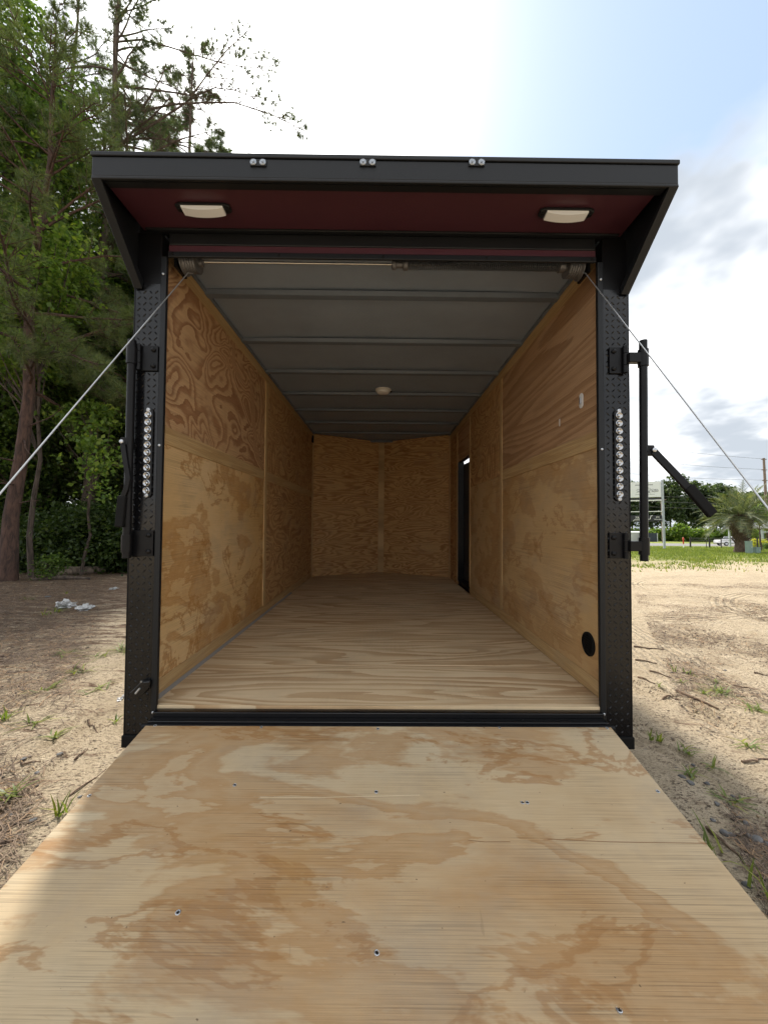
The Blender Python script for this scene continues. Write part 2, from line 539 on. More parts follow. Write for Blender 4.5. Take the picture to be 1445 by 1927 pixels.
def broad_veneer(name, grain='X', across='Y', fu=1.0, fv=2.6, seed=0.0, pales=((0.55, 0.45, 0.305), (0.53, 0.395, 0.235), (0.46, 0.30, 0.145)), dark=(0.37, 0.19, 0.065), hk=0.72, peel_f=330.0):
    """broad-faced sheet: pale honey veneer with ragged amber heartwood streaks, fine peel lines and stains"""
    m, nt, b = new_mat(name)
    sep = nd(nt, 'ShaderNodeSeparateXYZ'); nt.links.new(ncoord(nt), sep.inputs[0])
    ax = {'X': 0, 'Y': 1, 'Z': 2}
    U, V = sep.outputs[ax[grain]], sep.outputs[ax[across]]
    def vec(a, c, w):
        cb = nd(nt, 'ShaderNodeCombineXYZ')
        nt.links.new(nmath(nt, 'MULTIPLY', U, a), cb.inputs[0]); nt.links.new(nmath(nt, 'MULTIPLY', V, c), cb.inputs[1])
        cb.inputs[2].default_value = w + seed
        return cb.outputs[0]
    A = nnoise(nt, vec(fu, fv, 1.7), 1.0, 7, 0.56, 0.35)
    rag = nnoise(nt, vec(9, 60, 4.1), 1.0, 4, 0.6)
    A2 = nmath(nt, 'ADD', A, nmath(nt, 'MULTIPLY', nmath(nt, 'SUBTRACT', rag, 0.5), 0.07))
    heart = nramp(nt, A2, [(0.475, 0.0), (0.50, 0.75), (0.53, 0.55), (0.575, 0.9), (0.585, 0.25), (0.64, 0.55), (0.70, 0.95)])
    B = nnoise(nt, vec(fu * 1.7, fv * 1.6, 9.3), 1.0, 6, 0.6, 0.5)
    B2 = nmath(nt, 'ADD', B, nmath(nt, 'MULTIPLY', nmath(nt, 'SUBTRACT', rag, 0.5), 0.06))
    river = nramp(nt, B2, [(0.395, 0.0), (0.41, 0.8), (0.43, 0.75), (0.445, 0.0)])
    wide = nnoise(nt, vec(0.9, 1.1, 14.2), 1.0, 5, 0.62)
    pale = nramp(nt, wide, [(0.34, pales[0]), (0.52, pales[1]), (0.72, pales[2])])
    c = nmix(nt, nmath(nt, 'MULTIPLY', heart, hk), pale, dark)
    c = nmix(nt, nmath(nt, 'MULTIPLY', river, hk), c, (dark[0] * .9, dark[1] * .85, dark[2] * .8))
    # peel lines: fine, close, along the grain, in patches
    peel = nnoise(nt, vec(1.6, peel_f, 21.0), 1.0, 2, 0.5)
    pm = nramp(nt, nnoise(nt, vec(2.6, 3.6, 23.0), 1.0, 4, 0.55), [(0.45, 0.15), (0.58, 1.0)])
    pl_ = nramp(nt, peel, [(0.36, 0.68), (0.52, 1.0)])
    c = nmix(nt, pm, c, nmix(nt, 1.0, c, pl_, 'MULTIPLY'))
    fib = nnoise(nt, vec(7.0, 900.0, 25.0), 1.0, 3, 0.6)
    c = nmix(nt, 1.0, c, nramp(nt, fib, [(0.3, 0.84), (0.65, 1.05)]), 'MULTIPLY')
    # grey handling dirt, boot scuffs, amber water stains, specks
    dirt = nnoise(nt, vec(2.3, 3.0, 31.0), 1.0, 8, 0.7)
    c = nmix(nt, nramp(nt, dirt, [(0.50, 0.0), (0.70, 0.38)]), c, (0.30, 0.255, 0.20))
    st = nnoise(nt, vec(2.0, 2.8, 37.0), 1.0, 5, 0.6)
    c = nmix(nt, nramp(nt, st, [(0.62, 0.0), (0.74, 0.45)]), c, (0.42, 0.235, 0.075))
    sp = nnoise(nt, vec(45, 70, 44.0), 1.0, 2, 0.5)
    c = nmix(nt, nramp(nt, sp, [(0.74, 0.0), (0.78, 0.8)]), c, (0.09, 0.055, 0.03))
    sc = nnoise(nt, vec(60, 6, 47.0), 1.0, 3, 0.6, 1.2)
    c = nmix(nt, nramp(nt, sc, [(0.74, 0.0), (0.77, 0.25)]), c, (0.20, 0.13, 0.08))
    nt.links.new(c, b.inputs['Base Color'])
    b.inputs['Roughness'].default_value = 0.6
    b.inputs['Specular IOR Level'].default_value = 0.25
    nt.links.new(nbump(nt, nmath(nt, 'ADD', nmath(nt, 'MULTIPLY', peel, 0.7), nmath(nt, 'MULTIPLY', fib, 0.4)), 0.35, 0.0015), b.inputs['Normal'])
    return m


M['ramp'] = broad_veneer('ramp_plywood')
M['floor'] = ply('floor_plywood', 'X', 'Y', 5.2, (0.74, 0.58, 0.375), (0.40, 0.22, 0.095), rings=12, su=0.5, sv=4.2, dist=0.35,
                 contrast=0.85, fibre=0.15, saw=0.2, sharp=0.86)
M['wall_a'] = ply('wall_plywood_swirl', 'Y', 'Z', 8.1, (0.62, 0.40, 0.215), (0.27, 0.11, 0.048), rings=19, su=1.9, sv=2.3, dist=0.9,
                  contrast=0.9, blotch=0.15, sharp=0.84)
M['wall_b'] = broad_veneer('wall_plywood_broad', 'Y', 'Z', 2.0, 2.4, 61.0, ((0.70, 0.50, 0.27), (0.66, 0.44, 0.205), (0.58, 0.345, 0.12)), (0.44, 0.215, 0.06), 0.85)
M['wall_c'] = ply('wall_plywood_mid', 'Y', 'Z', 21.4, (0.62, 0.40, 0.19), (0.29, 0.12, 0.042), rings=15, su=1.6, sv=3.0, dist=0.8, contrast=0.9, sharp=0.84)
M['wall_d'] = ply('wall_plywood_straight', 'Y', 'Z', 27.9, (0.54, 0.345, 0.195), (0.28, 0.145, 0.068), rings=15, su=0.28, sv=3.2, dist=0.2, contrast=0.85, sharp=0.84)
M['wall_e'] = broad_veneer('wall_plywood_soft', 'Y', 'Z', 1.6, 2.6, 83.0, ((0.60, 0.42, 0.23), (0.57, 0.385, 0.19), (0.50, 0.31, 0.13)), (0.40, 0.215, 0.08), 0.7)
M['nose_a'] = ply('nose_plywood_fine', 'X', 'Z', 41.0, (0.66, 0.42, 0.19), (0.31, 0.13, 0.045), rings=14, su=1.3, sv=6.5, dist=0.5, contrast=0.9, sharp=0.84)
M['nose_b'] = ply('nose_plywood_knotty', 'X', 'Z', 47.5, (0.66, 0.42, 0.19), (0.31, 0.13, 0.045), rings=13, su=1.9, sv=6.5, dist=0.7, contrast=0.9, sharp=0.84)
M['batten'] = ply('batten_wood', 'Y', 'Z', 55.1, (0.60, 0.42, 0.21), (0.42, 0.25, 0.10), rings=8, su=0.5, sv=6, contrast=0.6)
M['batten_v'] = ply('batten_wood_upright', 'Z', 'Y', 58.1, (0.64, 0.45, 0.23), (0.44, 0.265, 0.11), rings=8, su=0.5, sv=6, contrast=0.5)


def ground_material():
    m, nt, b = new_mat('sandy_ground')
    co = ncoord(nt, 'Object')
    sep = nd(nt, 'ShaderNodeSeparateXYZ'); nt.links.new(co, sep.inputs[0])
    X, Y = sep.outputs[0], sep.outputs[1]
    n_big = nnoise(nt, co, 0.5, 5, 0.6)
    n_mid = nnoise(nt, co, 3.2, 6, 0.65)
    n_fine = nnoise(nt, co, 55, 5, 0.7)
    n_grit = nnoise(nt, co, 260, 3, 0.6)
    sand = nramp(nt, n_mid, [(0.28, (0.46, 0.37, 0.25)), (0.5, (0.60, 0.49, 0.345)), (0.75, (0.66, 0.555, 0.405))])
    sand = nmix(nt, 1.0, sand, nramp(nt, n_grit, [(0.3, 0.72), (0.6, 1.06)]), 'MULTIPLY')
    # specks of bark, grit and old needles
    sp = nramp(nt, n_fine, [(0.54, 0.0), (0.61, 0.9)])
    st = nnoise(nt, nmap(nt, co, (10, 34, 20), rot=(0, 0, 0.5)), 2.0, 4, 0.7, 0.4)
    sp2 = nramp(nt, st, [(0.55, 0.0), (0.66, 0.8)])
    patch = nramp(nt, n_mid, [(0.36, 0.45), (0.56, 1.0)])
    strk = nnoise(nt, nmap(nt, co, (1.1, 5.5, 3), rot=(0, 0, -0.3)), 1.0, 6, 0.7, 0.6)
    sand = nmix(nt, nramp(nt, strk, [(0.50, 0.0), (0.70, 0.45)]), sand, (0.32, 0.245, 0.165))
    speck = nmath(nt, 'MULTIPLY', nmath(nt, 'MAXIMUM', sp, sp2), patch)
    sand = nmix(nt, speck, sand, (0.13, 0.095, 0.065))
    # crisp dark crumbs of bark, grit and cone scales
    for vs_, rad_, keep_ in ((26, 0.30, 0.62), (48, 0.30, 0.5), (11, 0.16, 0.72)):
        vo = nd(nt, 'ShaderNodeTexVoronoi'); vo.inputs['Scale'].default_value = vs_
        wv_ = nd(nt, 'ShaderNodeVectorMath', operation='ADD'); nt.links.new(nmap(nt, co, (1, 1.7, 1)), wv_.inputs[0]); nt.links.new(wv_.outputs[0], vo.inputs['Vector'])
        sc_ = nd(nt, 'ShaderNodeSeparateColor'); nt.links.new(vo.outputs['Color'], sc_.inputs[0])
        dot_ = nmath(nt, 'MULTIPLY', nramp(nt, vo.outputs['Distance'], [(rad_ * .7, 1.0), (rad_, 0.0)]), nmath(nt, 'GREATER_THAN', sc_.outputs[0], keep_))
        tone_ = nramp(nt, sc_.outputs[1], [(0.0, (0.05, 0.036, 0.027)), (0.6, (0.17, 0.125, 0.09)), (1.0, (0.30, 0.27, 0.23))])
        sand = nmix(nt, nmath(nt, 'MULTIPLY', dot_, nramp(nt, n_mid, [(0.35, 0.35), (0.55, 0.95)])), sand, tone_)
    # brown pine straw towards the wood on the left
    straw_n = nnoise(nt, nmap(nt, co, (5, 16, 8), rot=(0, 0, 0.3)), 1.0, 7, 0.78, 0.5)
    straw = nramp(nt, straw_n, [(0.36, (0.045, 0.027, 0.019)), (0.50, (0.14, 0.083, 0.054)), (0.68, (0.32, 0.225, 0.155))])
    edge = nmath(nt, 'ADD', nmath(nt, 'MULTIPLY', X, -0.42), nmath(nt, 'MULTIPLY', Y, 0.34))
    edge = nmath(nt, 'ADD', edge, nmath(nt, 'MULTIPLY', nmath(nt, 'SUBTRACT', n_mid, 0.5), 4.2))
    edge = nmath(nt, 'ADD', edge, nmath(nt, 'MULTIPLY', nmath(nt, 'SUBTRACT', n_big, 0.5), 3.0))
    mr = nd(nt, 'ShaderNodeMapRange'); nt.links.new(edge, mr.inputs[0]); mr.inputs[1].default_value = 0.9; mr.inputs[2].default_value = 4.4
    left = nmath(nt, 'LESS_THAN', X, 2.0)
    mat_n = nnoise(nt, nmap(nt, co, (2.0, 7.5, 4), rot=(0, 0, 0.28)), 1.0, 9, 0.76, 0.5)
    lim = nmath(nt, 'SUBTRACT', 0.60, nmath(nt, 'MULTIPLY', mr.outputs[0], 0.19))
    dm = nd(nt, 'ShaderNodeMapRange'); nt.links.new(nmath(nt, 'SUBTRACT', mat_n, lim), dm.inputs[0]); dm.inputs[1].default_value = -0.015; dm.inputs[2].default_value = 0.06
    c = nmix(nt, nmath(nt, 'MULTIPLY', nmath(nt, 'MULTIPLY', dm.outputs[0], left), 0.93), sand, straw)
    # grass verge far right
    gn = nnoise(nt, co, 1.4, 6, 0.7)
    gcol = nramp(nt, gn, [(0.3, (0.12, 0.15, 0.03)), (0.5, (0.20, 0.24, 0.055)), (0.7, (0.33, 0.32, 0.12))])
    ge = nmath(nt, 'ADD', nmath(nt, 'ADD', Y, nmath(nt, 'MULTIPLY', nmath(nt, 'SUBTRACT', n_big, 0.5), 12.0)), nmath(nt, 'MULTIPLY', nmath(nt, 'SUBTRACT', gn, 0.5), 16.0))
    mg = nd(nt, 'ShaderNodeMapRange'); nt.links.new(ge, mg.inputs[0]); mg.inputs[1].default_value = 14.5; mg.inputs[2].default_value = 23.0
    c = nmix(nt, nmath(nt, 'MULTIPLY', mg.outputs[0], nmath(nt, 'GREATER_THAN', X, 2.0)), c, gcol)
    nt.links.new(c, b.inputs['Base Color'])
    b.inputs['Roughness'].default_value = 0.95
    b.inputs['Specular IOR Level'].default_value = 0.15
    h = nmath(nt, 'ADD', nmath(nt, 'MULTIPLY', n_fine, 0.6), nmath(nt, 'MULTIPLY', n_mid, 1.0))
    h = nmath(nt, 'ADD', h, nmath(nt, 'MULTIPLY', st, 0.5))
    h = nmath(nt, 'ADD', h, nmath(nt, 'MULTIPLY', n_grit, 0.2))
    for (ox, oy, rr_, hw_, per_, x_lo) in ((9.2, 4.2, 4.1, 0.24, 0.11, 1.4), (9.0, 7.6, 3.4, 0.24, 0.11, 1.4), (24.6, -2.2, 22.9, 0.17, 0.075, 1.2), (26.0, -1.0, 23.6, 0.15, 0.075, 1.2), (3.0, 14.0, 8.6, 0.25, 0.12, 1.4)):
        dx_ = nmath(nt, 'SUBTRACT', X, ox); dy_ = nmath(nt, 'SUBTRACT', Y, oy)
        r_ = nmath(nt, 'SQRT', nmath(nt, 'ADD', nmath(nt, 'MULTIPLY', dx_, dx_), nmath(nt, 'MULTIPLY', dy_, dy_)))
        q_ = nmath(nt, 'SUBTRACT', nmath(nt, 'ADD', r_, nmath(nt, 'MULTIPLY', n_mid, 0.03)), rr_)
        mk_ = nd(nt, 'ShaderNodeMapRange', interpolation_type='SMOOTHSTEP'); nt.links.new(nmath(nt, 'ABSOLUTE', q_), mk_.inputs[0])
        mk_.inputs[1].default_value = hw_; mk_.inputs[2].default_value = hw_ * .75
        w_ = nmath(nt, 'SINE', nmath(nt, 'MULTIPLY', q_, 2 * math.pi / per_))
        ml_ = nmath(nt, 'MULTIPLY', nmath(nt, 'MULTIPLY', w_, mk_.outputs[0]), nmath(nt, 'GREATER_THAN', X, x_lo))
        h = nmath(nt, 'ADD', h, nmath(nt, 'MULTIPLY', ml_, nmath(nt, 'MULTIPLY', n_big, 0.75)))
    nt.links.new(nbump(nt, h, 1.0, 0.045), b.inputs['Normal'])
    return m


M['ground'] = ground_material()
M['leaf_dark'] = leaf_mat('deep_green_leaves', (0.024, 0.046, 0.014), (0.062, 0.10, 0.026), 0.42)
M['leaf_far'] = leaf_mat('distant_leaves', (0.04, 0.065, 0.03), (0.07, 0.105, 0.045), 0.35)  # faint haze of distance put into the leaf colour, a little bluer
M['leaf_mid'] = leaf_mat('green_leaves', (0.045, 0.085, 0.02), (0.105, 0.165, 0.04), 0.5)
M['leaf_bright'] = leaf_mat('bright_green_leaves', (0.075, 0.14, 0.026), (0.16, 0.235, 0.05), 0.52)
M['needle'] = leaf_mat('pine_needles', (0.055, 0.085, 0.032), (0.125, 0.16, 0.065), 0.38)
M['needle_far'] = leaf_mat('far_pine_needles', (0.045, 0.07, 0.036), (0.09, 0.12, 0.06), 0.38)
M['palm'] = leaf_mat('palm_frond', (0.06, 0.085, 0.045), (0.145, 0.165, 0.095), 0.3)
M['yellow_leaf'] = leaf_mat('yellow_green_leaves', (0.30, 0.32, 0.02), (0.46, 0.46, 0.04), 0.4)
M['grass'] = leaf_mat('grass_blades', (0.08, 0.12, 0.022), (0.17, 0.21, 0.05), 0.4)
M['bark_red'] = bark_mat('red_pine_bark', (0.028, 0.017, 0.013), (0.105, 0.058, 0.042))
M['bark'] = bark_mat('grey_brown_bark', (0.035, 0.026, 0.02), (0.12, 0.09, 0.07))
M['deadwood'] = bark_mat('weathered_deadwood', (0.10, 0.075, 0.055), (0.30, 0.235, 0.18))
M['straw'] = leaf_mat('dry_needles', (0.055, 0.036, 0.026), (0.24, 0.175, 0.125), 0.1, 0.8)
M['stone'] = plain('grey_stone', (0.15, 0.148, 0.145), 0.85, var=0.6, vscale=20, bump=0.4, bscale=60)
M['grit'] = leaf_mat('mixed_grit', (0.04, 0.032, 0.026), (0.20, 0.17, 0.14), 0.02, 0.8)
M['twig'] = bark_mat('dry_twig_bark', (0.07, 0.045, 0.03), (0.22, 0.15, 0.10))
M['bag'] = plain('white_plastic_bag', (0.48, 0.48, 0.47), 0.38, 0.0, 0.5, var=0.45, vscale=14)

# ------------------------------------------------------------------ the setting
def build_ground():
    def axis(lo, hi, step, far):
        c = list(np.arange(lo, hi, step))
        d = step
        while c[-1] < far:
            d *= 1.075; c.append(c[-1] + d)
        d = step
        while c[0] > -far:
            d *= 1.075; c.insert(0, c[0] - d)
        return np.array(c)
    xs, ys_ = axis(-2.6, 3.6, .021, 900), axis(.45, 4.2, .021, 900)
    n, n2_ = len(xs), len(ys_)
    X, Y = np.meshgrid(xs, ys_)
    Z = ground_z(X, Y)
    v = np.stack([X.ravel(), Y.ravel(), Z.ravel()], 1)
    i = np.arange(n * n2_).reshape(n2_, n)
    f = np.stack([i[:-1, :-1].ravel(), i[:-1, 1:].ravel(), i[1:, 1:].ravel(), i[1:, :-1].ravel()], 1)
    o = link('ground', mesh_np('ground', v, f, True), M['ground'])
    tag(o, 'pale sandy ground with pine straw and tyre tracks', kind='structure')


build_ground()


def strip_sheet(name, y0, y1, lift, mat, x0=-40, x1=420, label=None):
    ys = np.linspace(y0, y1, 9); xs = np.linspace(x0, x1, 24)
    X, Y = np.meshgrid(xs, ys)
    Z = ground_z(X, Y) + lift
    v = np.stack([X.ravel(), Y.ravel(), Z.ravel()], 1)
    i = np.arange(9 * 24).reshape(9, 24)
    f = np.stack([i[:-1, :-1].ravel(), i[:-1, 1:].ravel(), i[1:, 1:].ravel(), i[1:, :-1].ravel()], 1)
    o = link(name, mesh_np(name, v, f, True), mat)
    tag(o, label, kind='structure')
    return o


M['asphalt'] = plain('worn_asphalt', (0.20, 0.195, 0.19), 0.9, var=0.2, vscale=1.5)
M['shoulder'] = plain('pale_road_shoulder', (0.46, 0.41, 0.34), 0.95, var=0.3, vscale=2)
strip_sheet('road', 66, 96, 0.03, M['asphalt'], label='grey asphalt highway beyond the grass verge')
strip_sheet('road_shoulder', 56, 66, 0.026, M['shoulder'], label='pale gravel shoulder along the highway')

# ------------------------------------------------------------------ the trailer
BASE = Vector((0, 1.636, -0.93))
YR = 1.636                        # rear plane
root = empty('cargo_trailer', CAM + RT @ BASE, (TILT, 0, 0))
tag(root, 'black and red enclosed cargo trailer with plywood interior and lowered ramp door', 'trailer')


def TB(): return MB(BASE)


def T(name, mb, mat, parent=root, bevel=0.0, seg=2, smooth=False):
    return mb.build(name, mat, parent, bevel, seg, smooth)


WI, FL, CE, NS, NC = 0.975, -0.774, 1.262, 5.46, 6.0     # wall x, floor, ceiling, nose side / centre depth
SKIN = 1.045

# floor boards
ys = [1.636, 2.10, 3.32, 4.54, 5.5]
for i in range(4):
    mb = TB()
    if i < 3:
        mb.box(-WI + .001, WI - .001, ys[i] + .0012, ys[i + 1] - .0012, FL - .019, FL)
    else:
        mb.prism([(-WI + .001, ys[3] + .0012, FL), (WI - .001, ys[3] + .0012, FL), (WI - .001, NS, FL), (0, NC + .02, FL), (-WI + .001, NS, FL)], (0, 0, -.019))
    T('floor_panel', mb, M['floor'], bevel=.0012, seg=1)
# subfloor frame
T('chassis', TB().box(-1.03, 1.03, 1.66, 5.4, -.93, FL - .022).box(-.08, .08, 5.4, 7.1, -.93, -.83)
  .hexa([(-1.0, 5.35, -.93), (-.9, 5.35, -.93), (.02, 7.0, -.93), (-.06, 7.0, -.93), (-1.0, 5.35, -.83), (-.9, 5.35, -.83), (.02, 7.0, -.83), (-.06, 7.0, -.83)])
  .hexa([(.9, 5.35, -.93), (1.0, 5.35, -.93), (.06, 7.0, -.93), (-.02, 7.0, -.93), (.9, 5.35, -.831), (1.0, 5.35, -.831), (.06, 7.0, -.831), (-.02, 7.0, -.831)]), M['black'])

# interior wall panels
LV = 3.22                         # upright joint in the left wall
SPL = 0.39                        # horizontal joint
W0 = 1.645


def wall_panel(side, y0, y1, z0, z1, mat):
    a, c = side * WI, side * (WI + .012)
    T('wall_panel', TB().box(min(a, c), max(a, c), y0, y1, z0, z1), M[mat])


wall_panel(-1, W0, LV - .001, FL, SPL - .001, 'wall_b')
wall_panel(-1, W0, LV - .001, SPL + .001, CE, 'wall_a')
wall_panel(-1, LV + .001, NS + .02, FL, SPL - .001, 'wall_c')
wall_panel(-1, LV + .001, NS + .02, SPL + .001, CE, 'wall_c')
D0, D1, DB, DT = 4.22, 4.88, -.735, .775       # side door opening
wall_panel(1, W0, 3.099, FL, SPL - .001, 'wall_e')
wall_panel(1, W0, 3.099, SPL + .001, CE, 'wall_d')
wall_panel(1, 3.101, D0, FL, SPL - .001, 'wall_e')
wall_panel(1, 3.101, D0, SPL + .001, CE, 'wall_c')
wall_panel(1, D0 + .001, D1 - .001, DT, CE, 'wall_d')
wall_panel(1, D1, NS + .02, FL, CE, 'wall_c')


def batten(side, y0, y1, z0, z1, mat='batten', th=.005):
    a, c = side * (WI - th), side * (WI - .0003)
    T('batten', TB().box(min(a, c), max(a, c), y0, y1, z0, z1), M[mat], bevel=.0015, seg=1)


batten(-1, W0, LV - .031, .345, .425); batten(-1, LV + .031, NS - .06, .345, .425)
batten(-1, W0, NS - .06, 1.175, CE - .002); batten(-1, W0, NS - .06, FL + .002, FL + .075)
batten(-1, LV - .030, LV + .030, FL + .077, 1.173, 'batten_v', .010)
batten(1, W0, 3.070, .345, .425)
batten(1, W0, NS - .06, 1.175, CE - .002); batten(1, W0, D0 - .045, FL + .002, FL + .075)
batten(1, 3.072, 3.128, FL + .077, 1.173, 'batten_v', .007)
batten(1, D0 - .043, D0 - .002, FL + .077, 1.173, 'batten_v', .007)
batten(1, D1 + .002, D1 + .035, FL + .004, 1.173, 'batten_v', .007)
for s in (-1, 1):
    batten(s, NS - .058, NS - .004, FL + .002, CE - .003, 'batten_v', .012)
for s in (-1,):
    T('caulk_seam', TB().prism([(s * (WI - .006), 1.64, FL + .0003), (s * (WI - .020), 1.64, FL + .0003), (s * (WI - .0055), 1.64, FL + .012)], (0, 2.55, 0)), M['caulk'])

# nose walls
for s, mt in ((-1, 'nose_a'), (1, 'nose_b')):
    n = Vector((s * (NC - NS), WI, 0)).normalized() * .012
    p = [(s * .001, NC, FL), (s * (WI - .001), NS, FL), (s * (WI - .001), NS, CE), (s * .001, NC, CE)]
    for z0, z1 in ((FL, SPL - .001), (SPL + .001, CE)):
        q = [(a, b_, z0 if c == FL else z1) for a, b_, c in p]
        T('nose_panel', TB().prism(q, n), M[mt])
T('nose_batten', TB().prism([(-.045, NC - .030, FL + .002), (.045, NC - .030, FL + .002), (.045, NC - .026, FL + .002), (0, NC - .004, FL + .002), (-.045, NC - .026, FL + .002)], (0, 0, CE - FL - .01)), M['batten_v'])

# ceiling and roof bows
cm = TB()
nx = 12
for i in range(nx):
    x0, x1 = -WI + 2 * WI * i / nx, -WI + 2 * WI * (i + 1) / nx
    a = lambda x: CE + .012 * (1 - (x / WI) ** 2)
    cm.add([(x0, 1.69, a(x0)), (x1, 1.69, a(x1)), (x1, 6.05, a(x1)), (x0, 6.05, a(x0))], [(0, 1, 2, 3)])
T('ceiling', cm, M['ceiling'], smooth=True)
for i in range(8):
    y = 2.09 + .545 * i
    if y > 5.95: continue
    hw = WI - .002 if y < NS else max(.05, WI * (NC - y) / (NC - NS))
    pr = [(y - .034, CE - .0005), (y - .022, CE - .024), (y + .022, CE - .024), (y + .034, CE - .0005)]
    T('roof_bow', TB().prism([(-hw, a_, b_) for a_, b_ in pr], (2 * hw, 0, 0)), M['rib'], bevel=.003)
for s in (-1, 1):
    x0, x1 = sorted((s * (WI - .001), s * (WI - .018)))
    T('ceiling_trim', TB().box(x0, x1, 1.67, NS, CE - .018, CE - .001), M['rib'])
# dome light
dl = at(721, 741, 3.66)
dome = T('dome_light', TB().lathe([(.075, 0), (.075, .010), (.066, .020)], (dl.x, 3.64, CE + .008), (0, 0, -1), 28), M['white_plastic'], smooth=True)
T('lens', TB().lathe([(.062, .0205), (.055, .034), (.03, .040), (.001, .041)], (dl.x, 3.64, CE + .008), (0, 0, -1), 28), M['diffuser'], dome, smooth=True)
T('switch', TB().box(dl.x + .068, dl.x + .082, 3.63, 3.65, CE - .018, CE - .006), M['rubber'], dome)

# outer shell
sk = TB().box(-SKIN, -SKIN + .004, 1.66, NS + .02, -.90, 1.30)
T('side_skin', sk, M['red'])
sk = TB()
for y0, y1, z0, z1 in ((1.66, D0, -.90, 1.30), (D0, D1, DT, 1.30), (D1, NS + .02, -.90, 1.30), (D0, D1, -.90, DB)):
    sk.box(SKIN - .004, SKIN, y0, y1, z0, z1)
T('side_skin', sk, M['red'])
for s in (-1, 1):
    T('nose_skin', TB().prism([(s * .001, NC + .09, -.90), (s * SKIN, NS + .03, -.90), (s * SKIN, NS + .03, 1.30), (s * .001, NC + .09, 1.30)], (0, .004, 0)), M['red'])
    x0, x1 = sorted((s * (SKIN - .01), s * (SKIN + .012)))
    T('top_rail', TB().box(x0, x1, 1.66, NS + .02, 1.255, 1.325), M['trim'], bevel=.006)
    T('bottom_rail', TB().box(x0, x1, 1.66, NS + .02, -.93, -.86), M['trim'], bevel=.006)
T('roof', TB().prism([(-SKIN, 1.66, 1.322), (SKIN, 1.66, 1.322), (SKIN, NS + .02, 1.322), (0, NC + .09, 1.322), (-SKIN, NS + .02, 1.322)], (0, 0, .012)), M['trim'])

# side door, standing a little open
dr = TB()
dr.box(.9835, 1.05, D0 - .001, D0 + .018, DB, DT)
fr = T('door_jamb', TB().box(.9755, 1.052, D0 + .0005, D0 + .016, DB + .001, DT - .001).box(.9755, 1.052, D1 - .016, D1 - .0005, DB + .001, DT - .001)
       .box(.9755, 1.052, D0 + .017, D1 - .017, DB + .0015, DB + .012), M['black'])
dang = R(6.5)
hy, hx = D1 - .02, SKIN + .002
def dp(along, out, z):       # along: metres from the hinge towards the rear, out: door thickness direction
    return Vector((hx + along * math.sin(dang) + out * math.cos(dang), hy - along * math.cos(dang) + out * math.sin(dang), z))
def dbox(mb, a0, a1, o0, o1, z0, z1):
    return mb.hexa([dp(a0, o0, z0), dp(a1, o0, z0), dp(a1, o1, z0), dp(a0, o1, z0), dp(a0, o0, z1), dp(a1, o0, z1), dp(a1, o1, z1), dp(a0, o1, z1)])
door = T('side_door', dbox(TB(), .0, .61, 0, .03, DB + .022, DT - .028), M['door_inner'], bevel=.003)
T('door_skin', dbox(TB(), .003, .607, .0305, .034, DB + .03, DT - .035), M['red'], door)
T('door_pull', dbox(TB(), .55, .57, -.02, -.001, -.05, .10), M['zinc'], door, bevel=.004)

# wheels, fenders, jack
gl = lambda y: -1.15 / math.cos(TILT) - y * math.tan(TILT)
for s in (-1, 1):
    for y in (3.95, 4.72):
        zc = gl(y) + .345
        prof = [(.20, -.10), (.30, -.105), (.335, -.09), (.345, -.06), (.345, .06), (.335, .09), (.30, .105), (.20, .10)]
        w = T('wheel', TB().lathe(prof, (s * 1.17, y, zc), (s, 0, 0), 36), M['tyre'], smooth=True)
        T('rim', TB().lathe([(.205, -.08), (.205, .085), (.185, .09), (.17, .05), (.07, .06), (.06, .09), (.001, .095)], (s * 1.17, y, zc), (s, 0, 0), 28), M['zinc'], w, smooth=True)
    pts = []
    for i in range(13):
        a_ = math.pi * i / 12
        yy = 4.335 - .80 * math.cos(a_)
        pts.append((yy, gl(4.3) + .42 + .36 * min(1, math.sin(a_) * 1.6)))
    fm = TB()
    for (ya, za), (yb, zb) in zip(pts[:-1], pts[1:]):
        x0, x1 = sorted((s * 1.046, s * 1.30))
        fm.hexa([(x0, ya, za), (x1, ya, za), (x1, yb, zb), (x0, yb, zb), (x0, ya, za + .004), (x1, ya, za + .004), (x1, yb, zb + .004), (x0, yb, zb + .004)])
    T('fender', fm, M['black'])
T('tongue_jack', TB().tube([(0, 6.75, gl(6.75) + .015), (0, 6.75, -.35)], .03, 12).lathe([(.09, 0), (.09, .012)], (0, 6.75, gl(6.75) + .004), (0, 0, 1), 16), M['black'])

# rear posts with tread plate
def lugs(mb, x0, x1, z0, z1, y):
    sp = .0255
    nz = int((z1 - z0) / sp); nxx = max(1, int(round((x1 - x0) / sp)))
    for j in range(nz):
        for i in range(nxx):
            x = x0 + (i + .5) * (x1 - x0) / nxx
            z = z0 + (j + .5) * sp
            an = R(45) if (i + j) % 2 == 0 else R(-45)
            ca, sa = math.cos(an), math.sin(an)
            L_, W_ = .0118, .0034
            p = []
            for (a_, b_, h_) in ((-L_, 0, 0), (0, -W_, 0), (L_, 0, 0), (0, W_, 0), (-L_ * .5, 0, .0036), (L_ * .5, 0, .0036)):
                p.append((x + a_ * ca - b_ * sa, y - h_, z + a_ * sa + b_ * ca))
            mb.add(p, [(0, 1, 5, 4), (1, 2, 5), (2, 3, 5), (3, 0, 4, 5), (0, 4, 1)][:2] + [(2, 3, 5), (3, 0, 4, 5)])
    return mb


